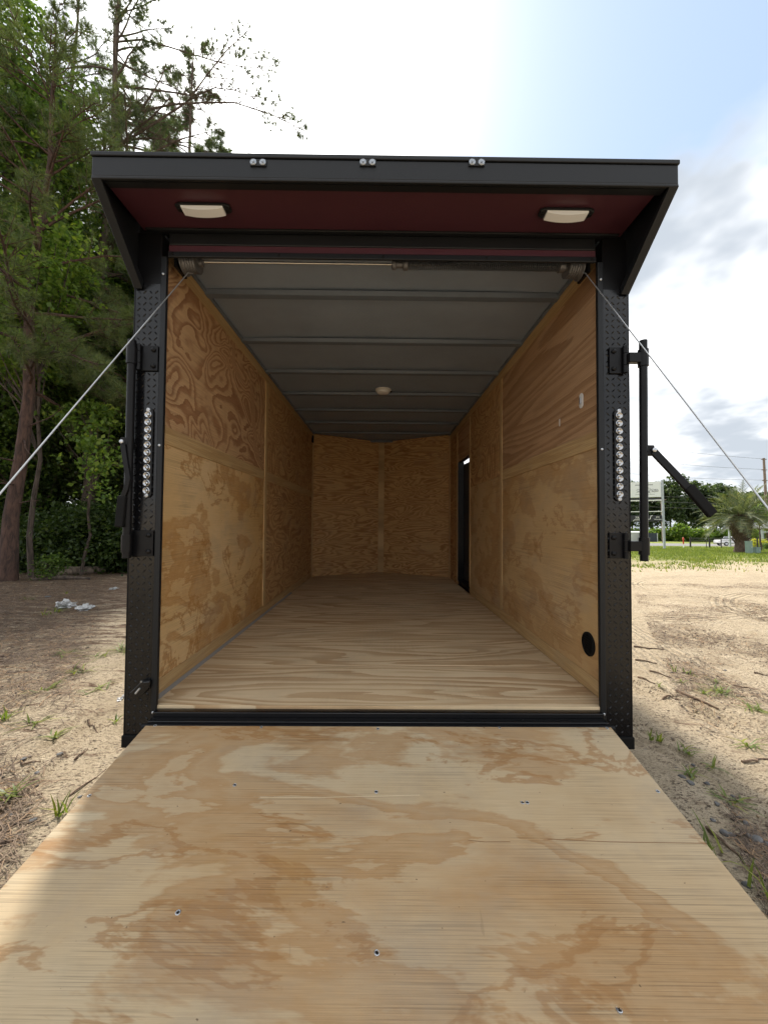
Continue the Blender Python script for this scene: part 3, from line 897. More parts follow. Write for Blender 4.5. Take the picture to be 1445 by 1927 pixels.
TOPZ = 1.02
for s in (-1, 1):
    x0, x1 = sorted((s * .9565, s * 1.062))
    post = T('rear_post', TB().box(x0, x1, YR + .003, YR + .06, -.925, 1.25), M['black'], bevel=.004)
    a0, a1 = sorted((s * .957, s * 1.064))
    tp = MB(BASE).box(a0, a1, YR, YR + .0025, -.895, TOPZ)
    T('tread_plate', lugs(tp, a0 + .004, a1 - .004, -.89, TOPZ - .004, YR + .0002), M['tread'], post)
    b0, b1 = sorted((s * .9305, s * .9545))
    T('jamb_strip', TB().box(b0, b1, YR - .006, YR + .010, -.83, 1.139), M['trim'], post, bevel=.003)
    c0, c1 = sorted((s * 1.063, s * 1.068))
    T('corner_edge', TB().box(c0, c1, YR - .002, YR + .05, -.925, 1.02), M['black'], post, bevel=.0015)
    T('foot_cap', TB().box(min(s * .952, s * 1.071), max(s * .952, s * 1.071), YR - .010, YR + .055, -.945, -.895), M['rubber'], post, bevel=.004)
    for zz in (-.80, .32, 1.06):
        T('screw', TB().lathe([(.0055, 0), (.0055, .003), (.003, .005)], (s * .943, YR - .006, zz), (0, -1, 0), 10), M['zinc'], post, smooth=True)

# striker catch on the left post
cx = at(263, 1298, YR)
pts = [at(u, v, YR - .001) for u, v in ((270, 1279), (288, 1278), (286, 1291), (276, 1302), (264, 1311), (253, 1309), (249, 1300), (260, 1290))]
sk_ = T('striker_catch', TB().prism(pts, (0, -.022, 0)), M['tread'], bevel=.005)
p_ = at(259, 1300, YR - .024)
T('latch_pin', TB().tube([p_ + Vector((-.008, 0, -.012)), p_ + Vector((.010, 0, .010))], .0045, 10), M['zinc'], sk_, smooth=True)
p_ = at(266, 1283, YR - .024)
T('rivet', TB().lathe([(.004, 0), (.003, .003)], p_, (0, -1, 0), 10), M['zinc'], sk_, smooth=True)

# header over the opening, and the flared canopy
HB = 1.14
T('header_channel', TB().box(-.929, .929, YR + .004, YR + .05, 1.197, 1.25), M['trim'], bevel=.004)
T('header_strip', TB().box(-.929, .929, YR + .008, YR + .014, 1.165, 1.1965), M['red'])
hl = T('header_lip', TB().box(-.929, .929, YR - .002, YR + .010, HB, 1.1645), M['trim'], bevel=.003)
for x in (-.91, -.45, 0, .45, .91):
    T('bolt', TB().lathe([(.006, 0), (.006, .003), (.003, .005)], (x, YR - .002, HB + .012), (0, -1, 0), 10), M['black'], hl)
YF = 1.385
HF0, HF1 = 1.262, 1.333
T('rear_closure', TB().box(-1.058, 1.058, 1.644, 1.656, 1.2505, 1.3335), M['trim'])
can = T('canopy', TB().box(-1.069, 1.091, YF, 1.66, 1.3345, 1.345), M['trim'], bevel=.003)
T('fascia', TB().box(-1.069, 1.091, YF - .004, YF + .004, HF0, 1.334), M['trim'], can, bevel=.0025)
T('fascia_cap', TB().box(-1.074, 1.096, YF - .009, YF + .02, 1.3355, 1.352), M['trim'], can, bevel=.003)
T('drip_lip', TB().box(-1.069, 1.091, YF - .007, YF + .006, HF0 - .012, HF0 - .001), M['trim'], can, bevel=.003)
T('soffit_border', TB().box(-1.03, 1.05, YF + .007, YF + .034, HF0 - .012, HF0 - .003), M['trim'], can)
sof = T('soffit', TB().box(-1.0335, 1.0335, YF + .035, YR + .002, HF0 - .006, HF0 + .004), M['red'], can)
T('soffit_rear_border', TB().box(-1.018, 1.018, YR - .02, YR + .001, HF0 - .016, HF0 - .0065), M['trim'], can, bevel=.002)
for s in (-1, 1):
    xf = 1.070 if s < 0 else 1.092
    pr = [(s * xf, YF - .003, 1.334), (s * xf, YF - .003, HF0 - .012), (s * 1.066, YR + .02, TOPZ - .03), (s * 1.066, YR + .02, 1.334)]
    T('canopy_wing', TB().prism(pr, (-s * .006, 0, 0)), M['trim'], can, bevel=.001, seg=1)
    pr2 = [(s * xf, YF - .008, HF0 - .010), (s * xf, YF + .006, HF0 - .004), (s * 1.0655, YR + .002, TOPZ + .012), (s * 1.0655, YR - .008, TOPZ - .026)]
    T('wing_flange', TB().prism([Vector(p_) - Vector((s * .0007, 0, 0)) for p_ in pr2], (-s * .034, 0, 0)), M['trim'], can, bevel=.001, seg=1)
for u in (487, 692, 896):
    p = at(u, 309, YF)
    ml = T('marker_light', TB().box(p.x - .03, p.x + .03, YF - .009, YF - .0045, p.z - .013, p.z + .013), M['trim'], can, bevel=.002)
    for s in (-1, 1):
        T('lens', TB().lathe([(.012, 0), (.012, .002), (.009, .004), (.004, .003), (.003, .0055), (.0005, .006)], (p.x + s * .017, YF - .0091, p.z), (0, -1, 0), 16), M['marker_lens'], ml, smooth=True)
for u in (380, 1068):
    s = -1 if u < 722 else 1
    cx_, cy_ = at(u, 378, 1.49).x, 1.505
    zt = HF0 - .0065
    ll = T('load_light', TB().prism([(cx_ + (.108 if abs(a_) == 1 else .1) * a_, cy_ + b_, zt - .0005) for a_, b_ in ((-1, -.014), (-.9, -.023), (.9, -.023), (1, -.014), (1, .014), (.9, .023), (-.9, .023), (-1, .014))], (0, 0, -.012)), M['trim'], can, bevel=.003)
    dm = TB()
    k = 10
    for i in range(k):
        xa, xb = -.082 + .164 * i / k, -.082 + .164 * (i + 1) / k
        za, zb = zt - .014 - .014 * (1 - (xa / .1) ** 2), zt - .014 - .014 * (1 - (xb / .1) ** 2)
        dm.hexa([(cx_ + xa, cy_ - .018, za), (cx_ + xb, cy_ - .018, zb), (cx_ + xb, cy_ + .018, zb - .004), (cx_ + xa, cy_ + .018, za - .004),
                 (cx_ + xa, cy_ - .020, zt - .0125), (cx_ + xb, cy_ - .020, zt - .0125), (cx_ + xb, cy_ + .020, zt - .0125), (cx_ + xa, cy_ + .020, zt - .0125)])
    T('lens', dm, M['diffuser'], ll)
    for e in (-1, 1):
        T('screw', TB().lathe([(.007, 0), (.006, .003)], (cx_ + e * .094, cy_, zt - .0125), (0, 0, -1), 12), M['black'], ll)

# spring-assist shaft behind the header
SY, SZ = 1.725, 1.181
xL, xR = -.85, .875
sh = T('lift_shaft', TB().tube([(xL, SY, SZ), (xR, SY, SZ)], .0055, 12), M['steel'], smooth=True)
hp = []
turns = 74
for i in range(turns * 8 + 1):
    a_ = 2 * math.pi * i / 8
    hp.append((.115 + (.80 - .115) * i / (turns * 8), SY + .019 * math.cos(a_), SZ + .019 * math.sin(a_)))
T('torsion_spring', TB().tube(hp, .0039, 5), M['spring'], sh, smooth=True)
T('coupler', TB().lathe([(.02, 0), (.024, .004), (.024, .018), (.016, .022), (.016, .05), (.026, .054), (.026, .072), (.02, .076)], (.04, SY, SZ), (1, 0, 0), 18), M['drum'], sh, smooth=True)
T('spring_cone', TB().lathe([(.018, 0), (.027, .006), (.027, .03), (.012, .034)], (.80, SY, SZ), (1, 0, 0), 18), M['drum'], sh, smooth=True)
for s in (-1, 1):
    x = s * .868
    pf = [(.012, -.050), (.018, -.048), (.018, -.030), (.047, -.028)]
    for i in range(5): pf += [(.043, -.024 + i * .011), (.047, -.0185 + i * .011)]
    pf += [(.056, .03), (.056, .036), (.012, .037)]
    d_ = T('cable_drum', TB().lathe(pf, (x, SY, SZ - .004), (s, 0, 0), 30), M['drum'], sh, smooth=True)
    x0, x1 = sorted((s * .915, s * .93))
    T('bearing_plate', TB().box(x0, x1, SY - .04, SY + .05, SZ - .05, SZ + .08), M['black'], sh, bevel=.002)

# sill
T('sill', TB().box(-.9285, .9285, 1.600, 1.6345, -.87, -.784), M['tread'], bevel=.003)
T('sill_ledge', TB().box(-.9285, .9285, 1.566, 1.5995, -.87, -.803), M['tread'], bevel=.003)
T('hinge_tube', TB().tube([(-.945, 1.563, -.823), (.945, 1.563, -.823)], .011, 14), M['black'], smooth=True)
T('rear_beam', TB().box(-.955, .955, 1.58, 1.655, -.93, -.8705), M['black'], bevel=.004)

# ramp door
HY, HH = 1.549, -.811
YE = -.30
SL, SR = .163, .197
HWR = .925


def ramp_h(x, y):
    k = (x + HWR) / (2 * HWR)
    return HH - (SL * (1 - k) + SR * k) * (HY - y)


def slab(mb, x0, x1, y0, y1, d0, d1, nx_=6, ny_=8):
    """a board following the ramp's plane; d = depth below its surface"""
    g = lambda i, j, d: (x0 + (x1 - x0) * i / nx_, y0 + (y1 - y0) * j / ny_, ramp_h(x0 + (x1 - x0) * i / nx_, y0 + (y1 - y0) * j / ny_) - d)
    vs = []; fs = []
    for d in (d0, d1):
        for j in range(ny_ + 1):
            for i in range(nx_ + 1): vs.append(g(i, j, d))
    w = nx_ + 1; o = w * (ny_ + 1)
    for j in range(ny_):
        for i in range(nx_):
            q = (j * w + i, j * w + i + 1, (j + 1) * w + i + 1, (j + 1) * w + i)
            fs.append(q); fs.append(tuple(o + k for k in reversed(q)))
    ring = [i for i in range(w)] + [j * w + nx_ for j in range(1, ny_ + 1)] + [ny_ * w + i for i in range(nx_ - 1, -1, -1)] + [j * w for j in range(ny_ - 1, 0, -1)]
    for a_, b_ in zip(ring, ring[1:] + ring[:1]): fs.append((a_, b_, o + b_, o + a_))
    return mb.add(vs, fs)


ramp = T('ramp_door', slab(TB(), -HWR, HWR, YE + .05, HY, 0, .016, 10, 12), M['ramp'], bevel=.002, seg=1)
T('frame', slab(slab(slab(TB(), -HWR + .006, -HWR + .05, YE + .05, HY - .006, .0165, .05), HWR - .05, HWR - .006, YE + .05, HY - .006, .0165, .05), -HWR + .051, HWR - .051, HY - .06, HY - .006, .0165, .05), M['black'], ramp)
T('outer_skin', slab(TB(), -HWR + .004, HWR - .004, YE + .06, HY - .006, .0505, .054), M['red'], ramp)
T('end_flap', slab(TB(), -HWR + .01, HWR - .01, YE - .10, YE + .048, .004, .012), M['tread'], ramp)
scr_pts = [(492, 1369), (711, 1372), (940, 1370), (1155, 1371), (292, 1366), (442, 1478), (708, 1491), (983, 1511), (992, 1511), (166, 1498), (1246, 1490), (335, 1718), (709, 1794), (1165, 1902)]
sm = MB().lathe([(.0062, -.002), (.0062, .0008), (.0050, .0014), (.0042, .0006), (.001, .0002)], (0, 0, 0), (0, 0, 1), 14).mesh('screw', smooth=True)
rm = MB().box(-.0034, .0034, -.0008, .0008, .0010, .0017).box(-.0008, .0008, -.0034, .0034, .0011, .0018).mesh('drive_recess')
for i, (u, v) in enumerate(scr_pts):
    d = ray_t(u, v)
    k = 1.0 / FPX
    for _ in range(30):
        p = d * k
        k *= ramp_h(p.x, p.y) / p.z
    p = d * k
    x = max(-HWR + .02, min(HWR - .02, p.x))
    p = Vector((x, p.y, ramp_h(x, p.y))) - BASE
    o = link('screw', sm, M['zinc'], ramp, p, (math.atan(.18), 0, random.random() * 3))
    if len(rm.materials) == 0: rm.materials.append(M['black'])
    link('drive_recess', rm, None, ramp, p, o.rotation_euler)
for (u0, v0, u1, v1, wd, mt) in ((1030, 1580, 1330, 1588, .0010, 'split'), (880, 1582, 960, 1585, .0009, 'split'), (490, 1501, 790, 1497, .0012, 'fresh')):
    pp = []
    for (u, v) in ((u0, v0), (u0 * .6 + u1 * .4, v0 * .6 + v1 * .4 + 2), (u1, v1)):
        d = ray_t(u, v); k = 1.0 / FPX
        for _ in range(30):
            p = d * k; k *= ramp_h(p.x, p.y) / p.z
        p = d * k; pp.append(Vector((p.x, p.y, ramp_h(p.x, p.y) + .0004)))
    sm_ = TB()
    for a_, b_ in zip(pp[:-1], pp[1:]):
        sm_.add([a_ - Vector((0, wd, 0)), b_ - Vector((0, wd, 0)), b_ + Vector((0, wd, 0)), a_ + Vector((0, wd, 0))], [(0, 1, 2, 3)])
    T('veneer_split', sm_, M['split_dark'] if mt == 'split' else M['split_pale'], ramp)
# lift cables: from the drums to the ramp
for s in (-1, 1):
    st = at(354 if s < 0 else 1101, 513, SY - .045)
    en_x = s * .90
    en = Vector((en_x, .061, ramp_h(en_x, .061) + .012))
    path = [st + Vector((s * .004, .05, .03))] + [st.lerp(en, i / 6) for i in range(7)]
    lc = T('lift_cable', TB().tube(path, .0021, 8), M['cable'], root, smooth=True)
    T('cable_anchor', TB().box(en.x - .015, en.x + .015, en.y - .03, en.y + .03, en.z - .0125, en.z + .006), M['zinc'], lc, bevel=.004)

# wall fittings
sw = at_x(1095, 754, WI)
swp = TB()
pts = [(WI - .0005, sw.y + .017 * math.cos(t) , sw.z + (.02 if math.sin(t) > 0 else -.02) + .017 * math.sin(t)) for t in [2 * math.pi * i / 20 for i in range(20)]]
sp_ = T('switch_plate', swp.prism(pts, (-.006, 0, 0)), M['white_plastic'], bevel=.002)
T('rocker', TB().box(WI - .012, WI - .0068, sw.y - .006, sw.y + .006, sw.z - .017, sw.z + .017), M['zinc'], sp_, bevel=.002)
vn = at_x(1108, 1212, WI)
vp = T('vent', TB().lathe([(.055, .0003), (.055, .006), (.047, .009), (.045, .004)], (WI, vn.y, vn.z), (-1, 0, 0), 32), M['rubber'], smooth=True)
for i in range(7):
    zz = vn.z - .036 + i * .012
    hw = math.sqrt(max(.044 ** 2 - (zz - vn.z) ** 2, .0001))
    T('louvre', TB().hexa([(WI - .0045, vn.y - hw, zz - .004), (WI - .009, vn.y - hw, zz - .001), (WI - .009, vn.y + hw, zz - .001), (WI - .0045, vn.y + hw, zz - .004),
                           (WI - .0045, vn.y - hw, zz - .0015), (WI - .009, vn.y - hw, zz + .0015), (WI - .009, vn.y + hw, zz + .0015), (WI - .0045, vn.y + hw, zz - .0015)]), M['rubber'], vp)
lv = at_x(587, 826, -WI)
T('roof_vent_cover', TB().box(-WI + .0003, -WI + .02, lv.y - .03, lv.y + .03, lv.z - .05, lv.z + .05), M['rubber'], bevel=.008)
tb = at_x(1053, 795, WI)
T('tape_tab', TB().box(WI - .0012, WI - .0003, tb.y - .006, tb.y + .006, tb.z - .02, tb.z + .02), M['white_plastic'])

# rear stop-light bars, eleven diodes each
for s, (u0, v0, u1, v1) in ((-1, (281, 769, 276, 935)), (1, (1163, 771, 1165, 942))):
    p0, p1 = at(u0, v0, YR - .006), at(u1, v1, YR - .006)
    c = (p0 + p1) / 2; hl_ = (p0.z - p1.z) / 2
    ol = []
    for i in range(24):
        a_ = 2 * math.pi * i / 24
        ol.append((c.x + .019 * math.cos(a_), YR - .003, c.z + (hl_ - .016 if math.sin(a_) >= 0 else -(hl_ - .016)) + .019 * math.sin(a_)))
    lb = T('light_bar', TB().prism(ol, (0, -.006, 0)), M['trim'], bevel=.002)
    for i in range(11):
        z_ = c.z + (hl_ - .026) * (1 - 2 * i / 10)
        rl = T('diode', TB().lathe([(.0145, 0), (.0145, .004), (.0125, .0055), (.005, .0015), (.005, .0045), (.0005, .006)], (c.x, YR - .0095, z_), (0, -1, 0), 20), M['chrome'], lb, smooth=True)
    for e in (-1, 1):
        T('screw', TB().lathe([(.009, 0), (.008, .004), (.004, .005), (.001, .003)], (c.x, YR - .0095, c.z + e * (hl_ - .006)), (0, -1, 0), 14), M['zinc'], lb, smooth=True)


# bar locks, swung clear of the opening
def bar_lock(s, tube_top, tube_bot, hinges, arm_uv):
    yb = 1.605
    a_, b_ = at(*tube_top, yb), at(*tube_bot, yb)
    lock = T('bar_lock', TB().tube([a_, b_], .0158, 18), M['black'], root, smooth=True)
    ax = (a_ - b_).normalized()
    for (u0, v0, u1, v1) in hinges:
        p0, p1 = at(u0, v0, YR - .006), at(u1, v1, YR - .006)
        x0, x1 = sorted((p0.x, p1.x)); z0, z1 = sorted((p0.z, p1.z))
        hg = T('hinge_leaf', TB().box(x0, x1, YR - .009, YR - .0035, z0, z1), M['black'], lock, bevel=.002)
        xo = x0 if s < 0 else x1
        for (f0, f1) in ((0, .27), (.29, .71), (.73, 1)):
            T('knuckle', TB().tube([(xo + s * .004, YR - .016, z0 + (z1 - z0) * f0), (xo + s * .004, YR - .016, z0 + (z1 - z0) * f1)], .0105, 14), M['black'], lock, smooth=True)
        xb = x1 - .018 if s < 0 else x0 + .018
        for zz in (z0 + .02, z1 - .02):
            T('bolt', TB().lathe([(.0095, 0), (.0095, .005), (.006, .009), (.001, .010)], (xb, YR - .0092, zz), (0, -1, 0), 14), M['black'], lock, smooth=True)
        zc = (z0 + z1) / 2
        t = (zc - b_.z) / (a_.z - b_.z)
        tc = b_.lerp(a_, t)
        xa, xb_ = sorted((xo + s * .006, tc.x))
        T('arm', TB().box(xa, xb_, yb - .012, yb + .016, zc - .021, zc + .021), M['black'], lock, bevel=.003)
        T('clamp', TB().tube([tc - ax * .036, tc + ax * .036], .0205, 18), M['black'], lock, smooth=True)
    return lock, yb


lock, yb = bar_lock(1, (1210, 641), (1212, 1056), [(1146, 653, 1172, 703), (1146, 1003, 1174, 1051)], None)
pv = at(1225, 848, yb)
tube_x = at(1211, 848, yb).x
T('pivot_lug', TB().box(tube_x, pv.x + .008, yb - .012, yb + .012, pv.z - .022, pv.z + .022), M['black'], lock, bevel=.004)
h0, h1, g0, g1 = at(1229, 849, yb - .01), at(1306, 930, yb - .03), at(1295, 916, yb - .028), at(1341, 969, yb - .045)


def bar(mb, a, b, w, t_):
    a, b = Vector(a), Vector(b)
    d = (b - a).normalized(); n = Vector((0, 1, 0)); n = (n - d * n.dot(d)).normalized(); q = d.cross(n)
    vs = []
    for p in (a, b):
        for (i, j) in ((-1, -1), (1, -1), (1, 1), (-1, 1)): vs.append(p + q * i * w / 2 + n * j * t_ / 2)
    return mb.hexa(vs)


T('handle', bar(TB(), h0, h1, .032, .012), M['black'], lock, bevel=.003)
T('grip', bar(TB(), g0, g1, .041, .020), M['rubber'], lock, bevel=.005)
T('pivot_bolt', TB().lathe([(.009, 0), (.009, .006), (.004, .008)], (pv.x, yb - .017, pv.z), (0, -1, 0), 14), M['zinc'], lock, smooth=True)

lock, yb = bar_lock(-1, (249, 640), (238, 1050), [(266, 650, 297, 698), (250, 998, 288, 1047)], None)
pv = at(233, 833, yb - .01)
tube_x = at(243, 833, yb).x
T('pivot_lug', TB().box(pv.x - .012, tube_x, yb - .016, yb + .006, pv.z - .018, pv.z + .022), M['black'], lock, bevel=.004)
hp_ = [at(232, 836, yb - .02), at(237, 870, yb - .022), at(242, 900, yb - .024), at(238, 920, yb - .024), at(231, 938, yb - .022)]
hm = TB()
for a_, b_ in zip(hp_[:-1], hp_[1:]):
    bar(hm, a_, b_ + (b_ - a_) * .06, .020, .012)
T('handle', hm, M['black'], lock, bevel=.002)
T('grip', bar(TB(), at(231, 933, yb - .022), at(225, 992, yb - .024), .034, .02), M['rubber'], lock, bevel=.005)
T('pivot_bolt', TB().lathe([(.008, 0), (.008, .006), (.004, .008)], (pv.x + .006, yb - .0305, pv.z), (0, -1, 0), 14), M['zinc'], lock, smooth=True)

# ------------------------------------------------------------------ vegetation
def unit(v): return v / np.maximum(np.linalg.norm(v, axis=-1, keepdims=True), 1e-9)


def needles(cent, axis, k, L, w, spread, rng):
    """tufts of k needles each: thin triangles"""
    n = len(cent)
    c = np.repeat(cent, k, 0); a = np.repeat(axis, k, 0)
    d = unit(a + rng.normal(0, spread, (n * k, 3)))
    ln = L * rng.uniform(.7, 1.15, (n * k, 1))
    side = unit(np.cross(d, rng.normal(0, 1, (n * k, 3)))) * (w / 2)
    st = c + d * .01
    tip = c + d * ln + np.array([0, 0, -1.0]) * (ln * ln * .25)
    v = np.stack([st - side, st + side, tip], 1).reshape(-1, 3)
    return v, np.arange(len(v)).reshape(-1, 3)


def leaves(p, size, rng, flat=.6):
    """folded rhombus leaves, two triangles each"""
    n = len(p)
    nrm = unit(rng.normal(0, 1, (n, 3)) * (1 - flat) + np.array([0, -.15, 1.0]) * flat)
    t = unit(np.cross(nrm, rng.normal(0, 1, (n, 3))))
    b = np.cross(nrm, t)
    s = size * rng.uniform(.6, 1.25, (n, 1))
    v = np.stack([p - t * s * .5, p + b * s * .36 + nrm * s * .08, p + t * s * .55 - nrm * s * .12, p - b * s * .36 + nrm * s * .08], 1).reshape(-1, 3)
    i = np.arange(n)[:, None] * 4
    f = np.concatenate([i + np.array([[0, 1, 2]]), i + np.array([[0, 2, 3]])], 0)
    return v, f


def limb_path(p0, d, L, rng, droop=.0, wob=.12, n=6):
    pts = [Vector(p0)]
    d = Vector(d).normalized()
    for i in range(n):
        d = (d + Vector(rng.normal(0, wob, 3)) + Vector((0, 0, -droop))).normalized()
        pts.append(pts[-1] + d * (L / n))
    return pts


def pine(label, base, height, seed, r0=.14, crown0=.4, reach=3.0, limbs=34, tufts=16, L=.2, w=.006, k=34, lean=(0, 0), mat='needle',
         bark='bark_red', group=None, side=None, extra=(), dead=3, name='pine_tree', droop=.05, bare=None):
    rng = np.random.default_rng(seed)
    base = Vector(base)
    rt = tag(empty(name, base), label, 'tree', group)
    n = 9
    path = [Vector((lean[0] * height * (i / n) ** 1.2 + .06 * math.sin(i * 1.7 + seed), lean[1] * height * (i / n) + .06 * math.cos(i * 1.3 + seed), height * i / n - .12 * (i == 0))) for i in range(n + 1)]
    rad = [r0 * (1 - .88 * i / n) * (1.22 if i == 0 else 1) for i in range(n + 1)]
    tr = MB().tube(path, rad, 10)
    def trunk_at(t):
        x = t * n; i = min(int(x), n - 1)
        return path[i].lerp(path[i + 1], x - i), rad[i] * (1 - (x - i)) + rad[i + 1] * (x - i)
    C, A = [], []
    specs = []
    for i in range(limbs):
        t = crown0 + (1 - crown0) * (i + rng.uniform(0, 1)) / limbs
        az = rng.uniform(0, 2 * math.pi)
        if side is not None and rng.random() < side[1]: az = side[0] + rng.normal(0, .7)
        f = (t - crown0) / (1 - crown0)
        Ln = reach * (1 - .75 * f ** 1.5) * rng.uniform(.65, 1.15) * (.55 + .45 * min(1, f * 5))
        specs.append((min(t, .985), az, Ln, .15 + .5 * f))
    specs += list(extra)
    for (t, az, Ln, rise) in specs:
        p, rr = trunk_at(t)
        lp = limb_path(p, (math.cos(az), math.sin(az), rise), Ln, rng, droop)
        m_ = len(lp)
        tr.tube(lp, [max(rr * .42, .012) * (1 - .85 * j / (m_ - 1)) + .004 for j in range(m_)], 5, caps=False)
        nt_ = max(4, int(tufts * Ln / reach))
        for j in range(nt_):
            s = rng.uniform(.28, 1.0) ** .8
            x = s * (m_ - 1); ii = min(int(x), m_ - 2)
            q = lp[ii].lerp(lp[ii + 1], x - ii)
            dirn = (lp[ii + 1] - lp[ii]).normalized()
            sd = Vector(rng.normal(0, 1, 3)); sd = (sd - dirn * sd.dot(dirn)).normalized()
            off = (1.05 - s) * Ln * .42 * rng.uniform(.3, 1) + .06
            e = q + (sd * .8 + dirn * .7 + Vector((0, 0, .15))).normalized() * off
            tr.tube([q, q.lerp(e, .5) + Vector((0, 0, -.02)), e], [.011, .009, .006], 3, caps=False)
            ax_ = (e - q).normalized()
            if bare and bare[0] < e.x < bare[1] and bare[2] < e.z < bare[3] and rng.random() < .97: continue     # tufts left out to open a path for the sun to the ground
            C.append(e); A.append(ax_ * .55 + Vector((0, 0, .2)))
            if off > .35: C.append(q.lerp(e, .6)); A.append(ax_ * .5 + Vector((0, 0, .25)))
    for i in range(dead):       # bare dead limbs low on the trunk
        t = crown0 * rng.uniform(.3, .95)
        p, rr = trunk_at(t); az = rng.uniform(-2.6, .4)
        lp = limb_path(p, (math.cos(az), math.sin(az), rng.uniform(-.1, .35)), rng.uniform(.6, 1.6), rng, .02)
        tr.tube(lp, [.022 * (1 - .8 * j / 6) for j in range(7)], 5, caps=False)
    tr.build('trunk', M[bark], rt, smooth=True)
    C = np.array([tuple(c) for c in C]); A = np.array([tuple(a) for a in A])
    v, f = needles(C, A, k, L, w, .55, rng)
    link('crown', mesh_np('crown', v, f), M[mat], rt)
    return rt


def broadleaf(label, base, height, seed, crowns, r0=.09, leaf=.09, per=160, clumps=70, csize=.38, mat='leaf_mid', bark='bark', group=None,
              name='broadleaf_tree', cat='tree', lean=(0, 0), flat=.55, limbs=True):
    """crowns: list of (cx, cy, cz, rx, ry, rz) relative to the base"""
    rng = np.random.default_rng(seed)
    rt = tag(empty(name, Vector(base)), label, cat, group)
    n = 7
    top = height * .82
    path = [Vector((lean[0] * top * i / n + .05 * math.sin(i * 2.1 + seed), lean[1] * top * i / n + .05 * math.cos(i * 1.6 + seed), top * i / n - .1 * (i == 0))) for i in range(n + 1)]
    tr = MB().tube(path, [r0 * (1 - .8 * i / n) for i in range(n + 1)], 8)
    P = []
    vol = np.array([c[3] * c[4] * c[5] for c in crowns]); vol = vol / vol.sum()
    for (cx_, cy_, cz_, rx, ry, rz), vf in zip(crowns, vol):
        nc = max(3, int(clumps * vf))
        d = unit(rng.normal(0, 1, (nc, 3))) * (rng.uniform(.15, 1, (nc, 1)) ** .45)
        cc = d * np.array([rx, ry, rz]) + np.array([cx_, cy_, cz_])
        for c in cc:
            if c[2] < .05: c[2] = .05 + rng.random() * .2
            m_ = int(per * rng.uniform(.5, 1.4))
            sc_ = csize * rng.uniform(.6, 1.3)
            P.append(c + rng.normal(0, 1, (m_, 3)) * np.array([sc_, sc_, sc_ * .55]))
            if limbs and rng.random() < .5:
                i = int(np.clip(c[2] / top * n * .75, 1, n - 1))
                a_ = path[i]; b_ = Vector(c)
                mid = a_.lerp(b_, .5) + Vector(rng.normal(0, .12, 3))
                tr.tube([a_, mid, b_], [r0 * .3, r0 * .2, .006], 5, caps=False)
    tr.build('trunk', M[bark], rt, smooth=True)
    P = np.concatenate(P)
    P[:, 2] = np.maximum(P[:, 2], .02)
    v, f = leaves(P, leaf, rng, flat)
    link('crown', mesh_np('crown', v, f), M[mat], rt)
    return rt


def gpt(x, y): return (x, y, gz(x, y))


# the wood on the left
b = on_ground(18, 1092)
pine('red-barked pine nearest the clearing, its bare trunk at the left edge', b, 13.5, 3, r0=.17, crown0=.34, reach=4.2, limbs=52, tufts=36, L=.24, w=.008, k=46,
     lean=(.035, -.01), side=(-.55, .55), dead=6)
pine('tall dark pine reaching out of the picture with limbs towards the sun', gpt(-9.6, 12.6), 23, 5, r0=.24, crown0=.42, reach=3.7, limbs=62, tufts=34, L=.26, w=.014, k=30,
     bark='bark', lean=(.012, 0), side=(0.0, .55), bare=(1.7, 5.6, 11.6, 17.4),
     extra=[(.63, -.12, 6.2, .10), (.68, -.02, 6.9, .04), (.73, .1, 6.2, .05), (.59, .15, 5.2, .16), (.80, -.1, 5.6, .0)], mat='needle_far')
pine('slender pine whose pointed top just clears the trailer roof', gpt(-5.6, 15.0), 16.6, 8, r0=.13, crown0=.45, reach=1.5, limbs=34, tufts=18, L=.24, w=.014, k=28, mat='needle_far')
pine('far tall pine rising directly behind the tall dark pine', gpt(-15.8, 23.0), 30, 13, r0=.26, crown0=.35, reach=4.4, limbs=66, tufts=46, L=.40, w=.025, k=30, mat='needle_far', bark='bark')
pine('young pine with soft low boughs beside the trailer post', gpt(-7.7, 12.0), 9.4, 21, r0=.09, crown0=.40, reach=2.4, limbs=40, tufts=34, L=.24, w=.008, k=44, side=(-.9, .3), dead=2)

pine('far dense pine filling the sky between the tall dark pine and the canopy', gpt(-13.6, 25.5), 36, 17, r0=.30, crown0=.36, reach=4.4, limbs=78, tufts=52, L=.42, w=.026, k=30, mat='needle_far', bark='bark', side=(3.0, .3))
pine('tall pine at the left behind the leafy corner tree', gpt(-12.6, 14.6), 24, 19, r0=.2, crown0=.38, reach=3.6, limbs=50, tufts=30, L=.27, w=.015, k=28, mat='needle_far', bark='bark')
pine('far pine with a feathery crown just left of the slender pointed pine', gpt(-13.0, 28.5), 31, 23, r0=.26, crown0=.45, reach=4.2, limbs=66, tufts=48, L=.42, w=.027, k=30, mat='needle_far', bark='bark')
broadleaf('leafy tree with light green leaves filling the top left corner', gpt(-11.8, 11.6), 17, 31,
          [(0.3, -.6, 12, 2.6, 2.0, 3.4), (1.0, -1, 8.2, 2.0, 1.7, 2.2), (0, 0, 15, 2.4, 2, 2.6)], r0=.15, leaf=.13, per=220, clumps=230, csize=.42, mat='leaf_mid')
broadleaf('broad green tree filling the left edge above the red-barked trunk', gpt(-11.6, 12.6), 12.5, 43,
          [(.2, -.3, 9.0, 2.2, 1.8, 2.6), (.6, -.5, 5.6, 2.2, 1.6, 2.0), (-.6, -.3, 3.2, 1.8, 1.3, 1.4)], r0=.12, leaf=.125, per=220, clumps=200, csize=.42, mat='leaf_mid')
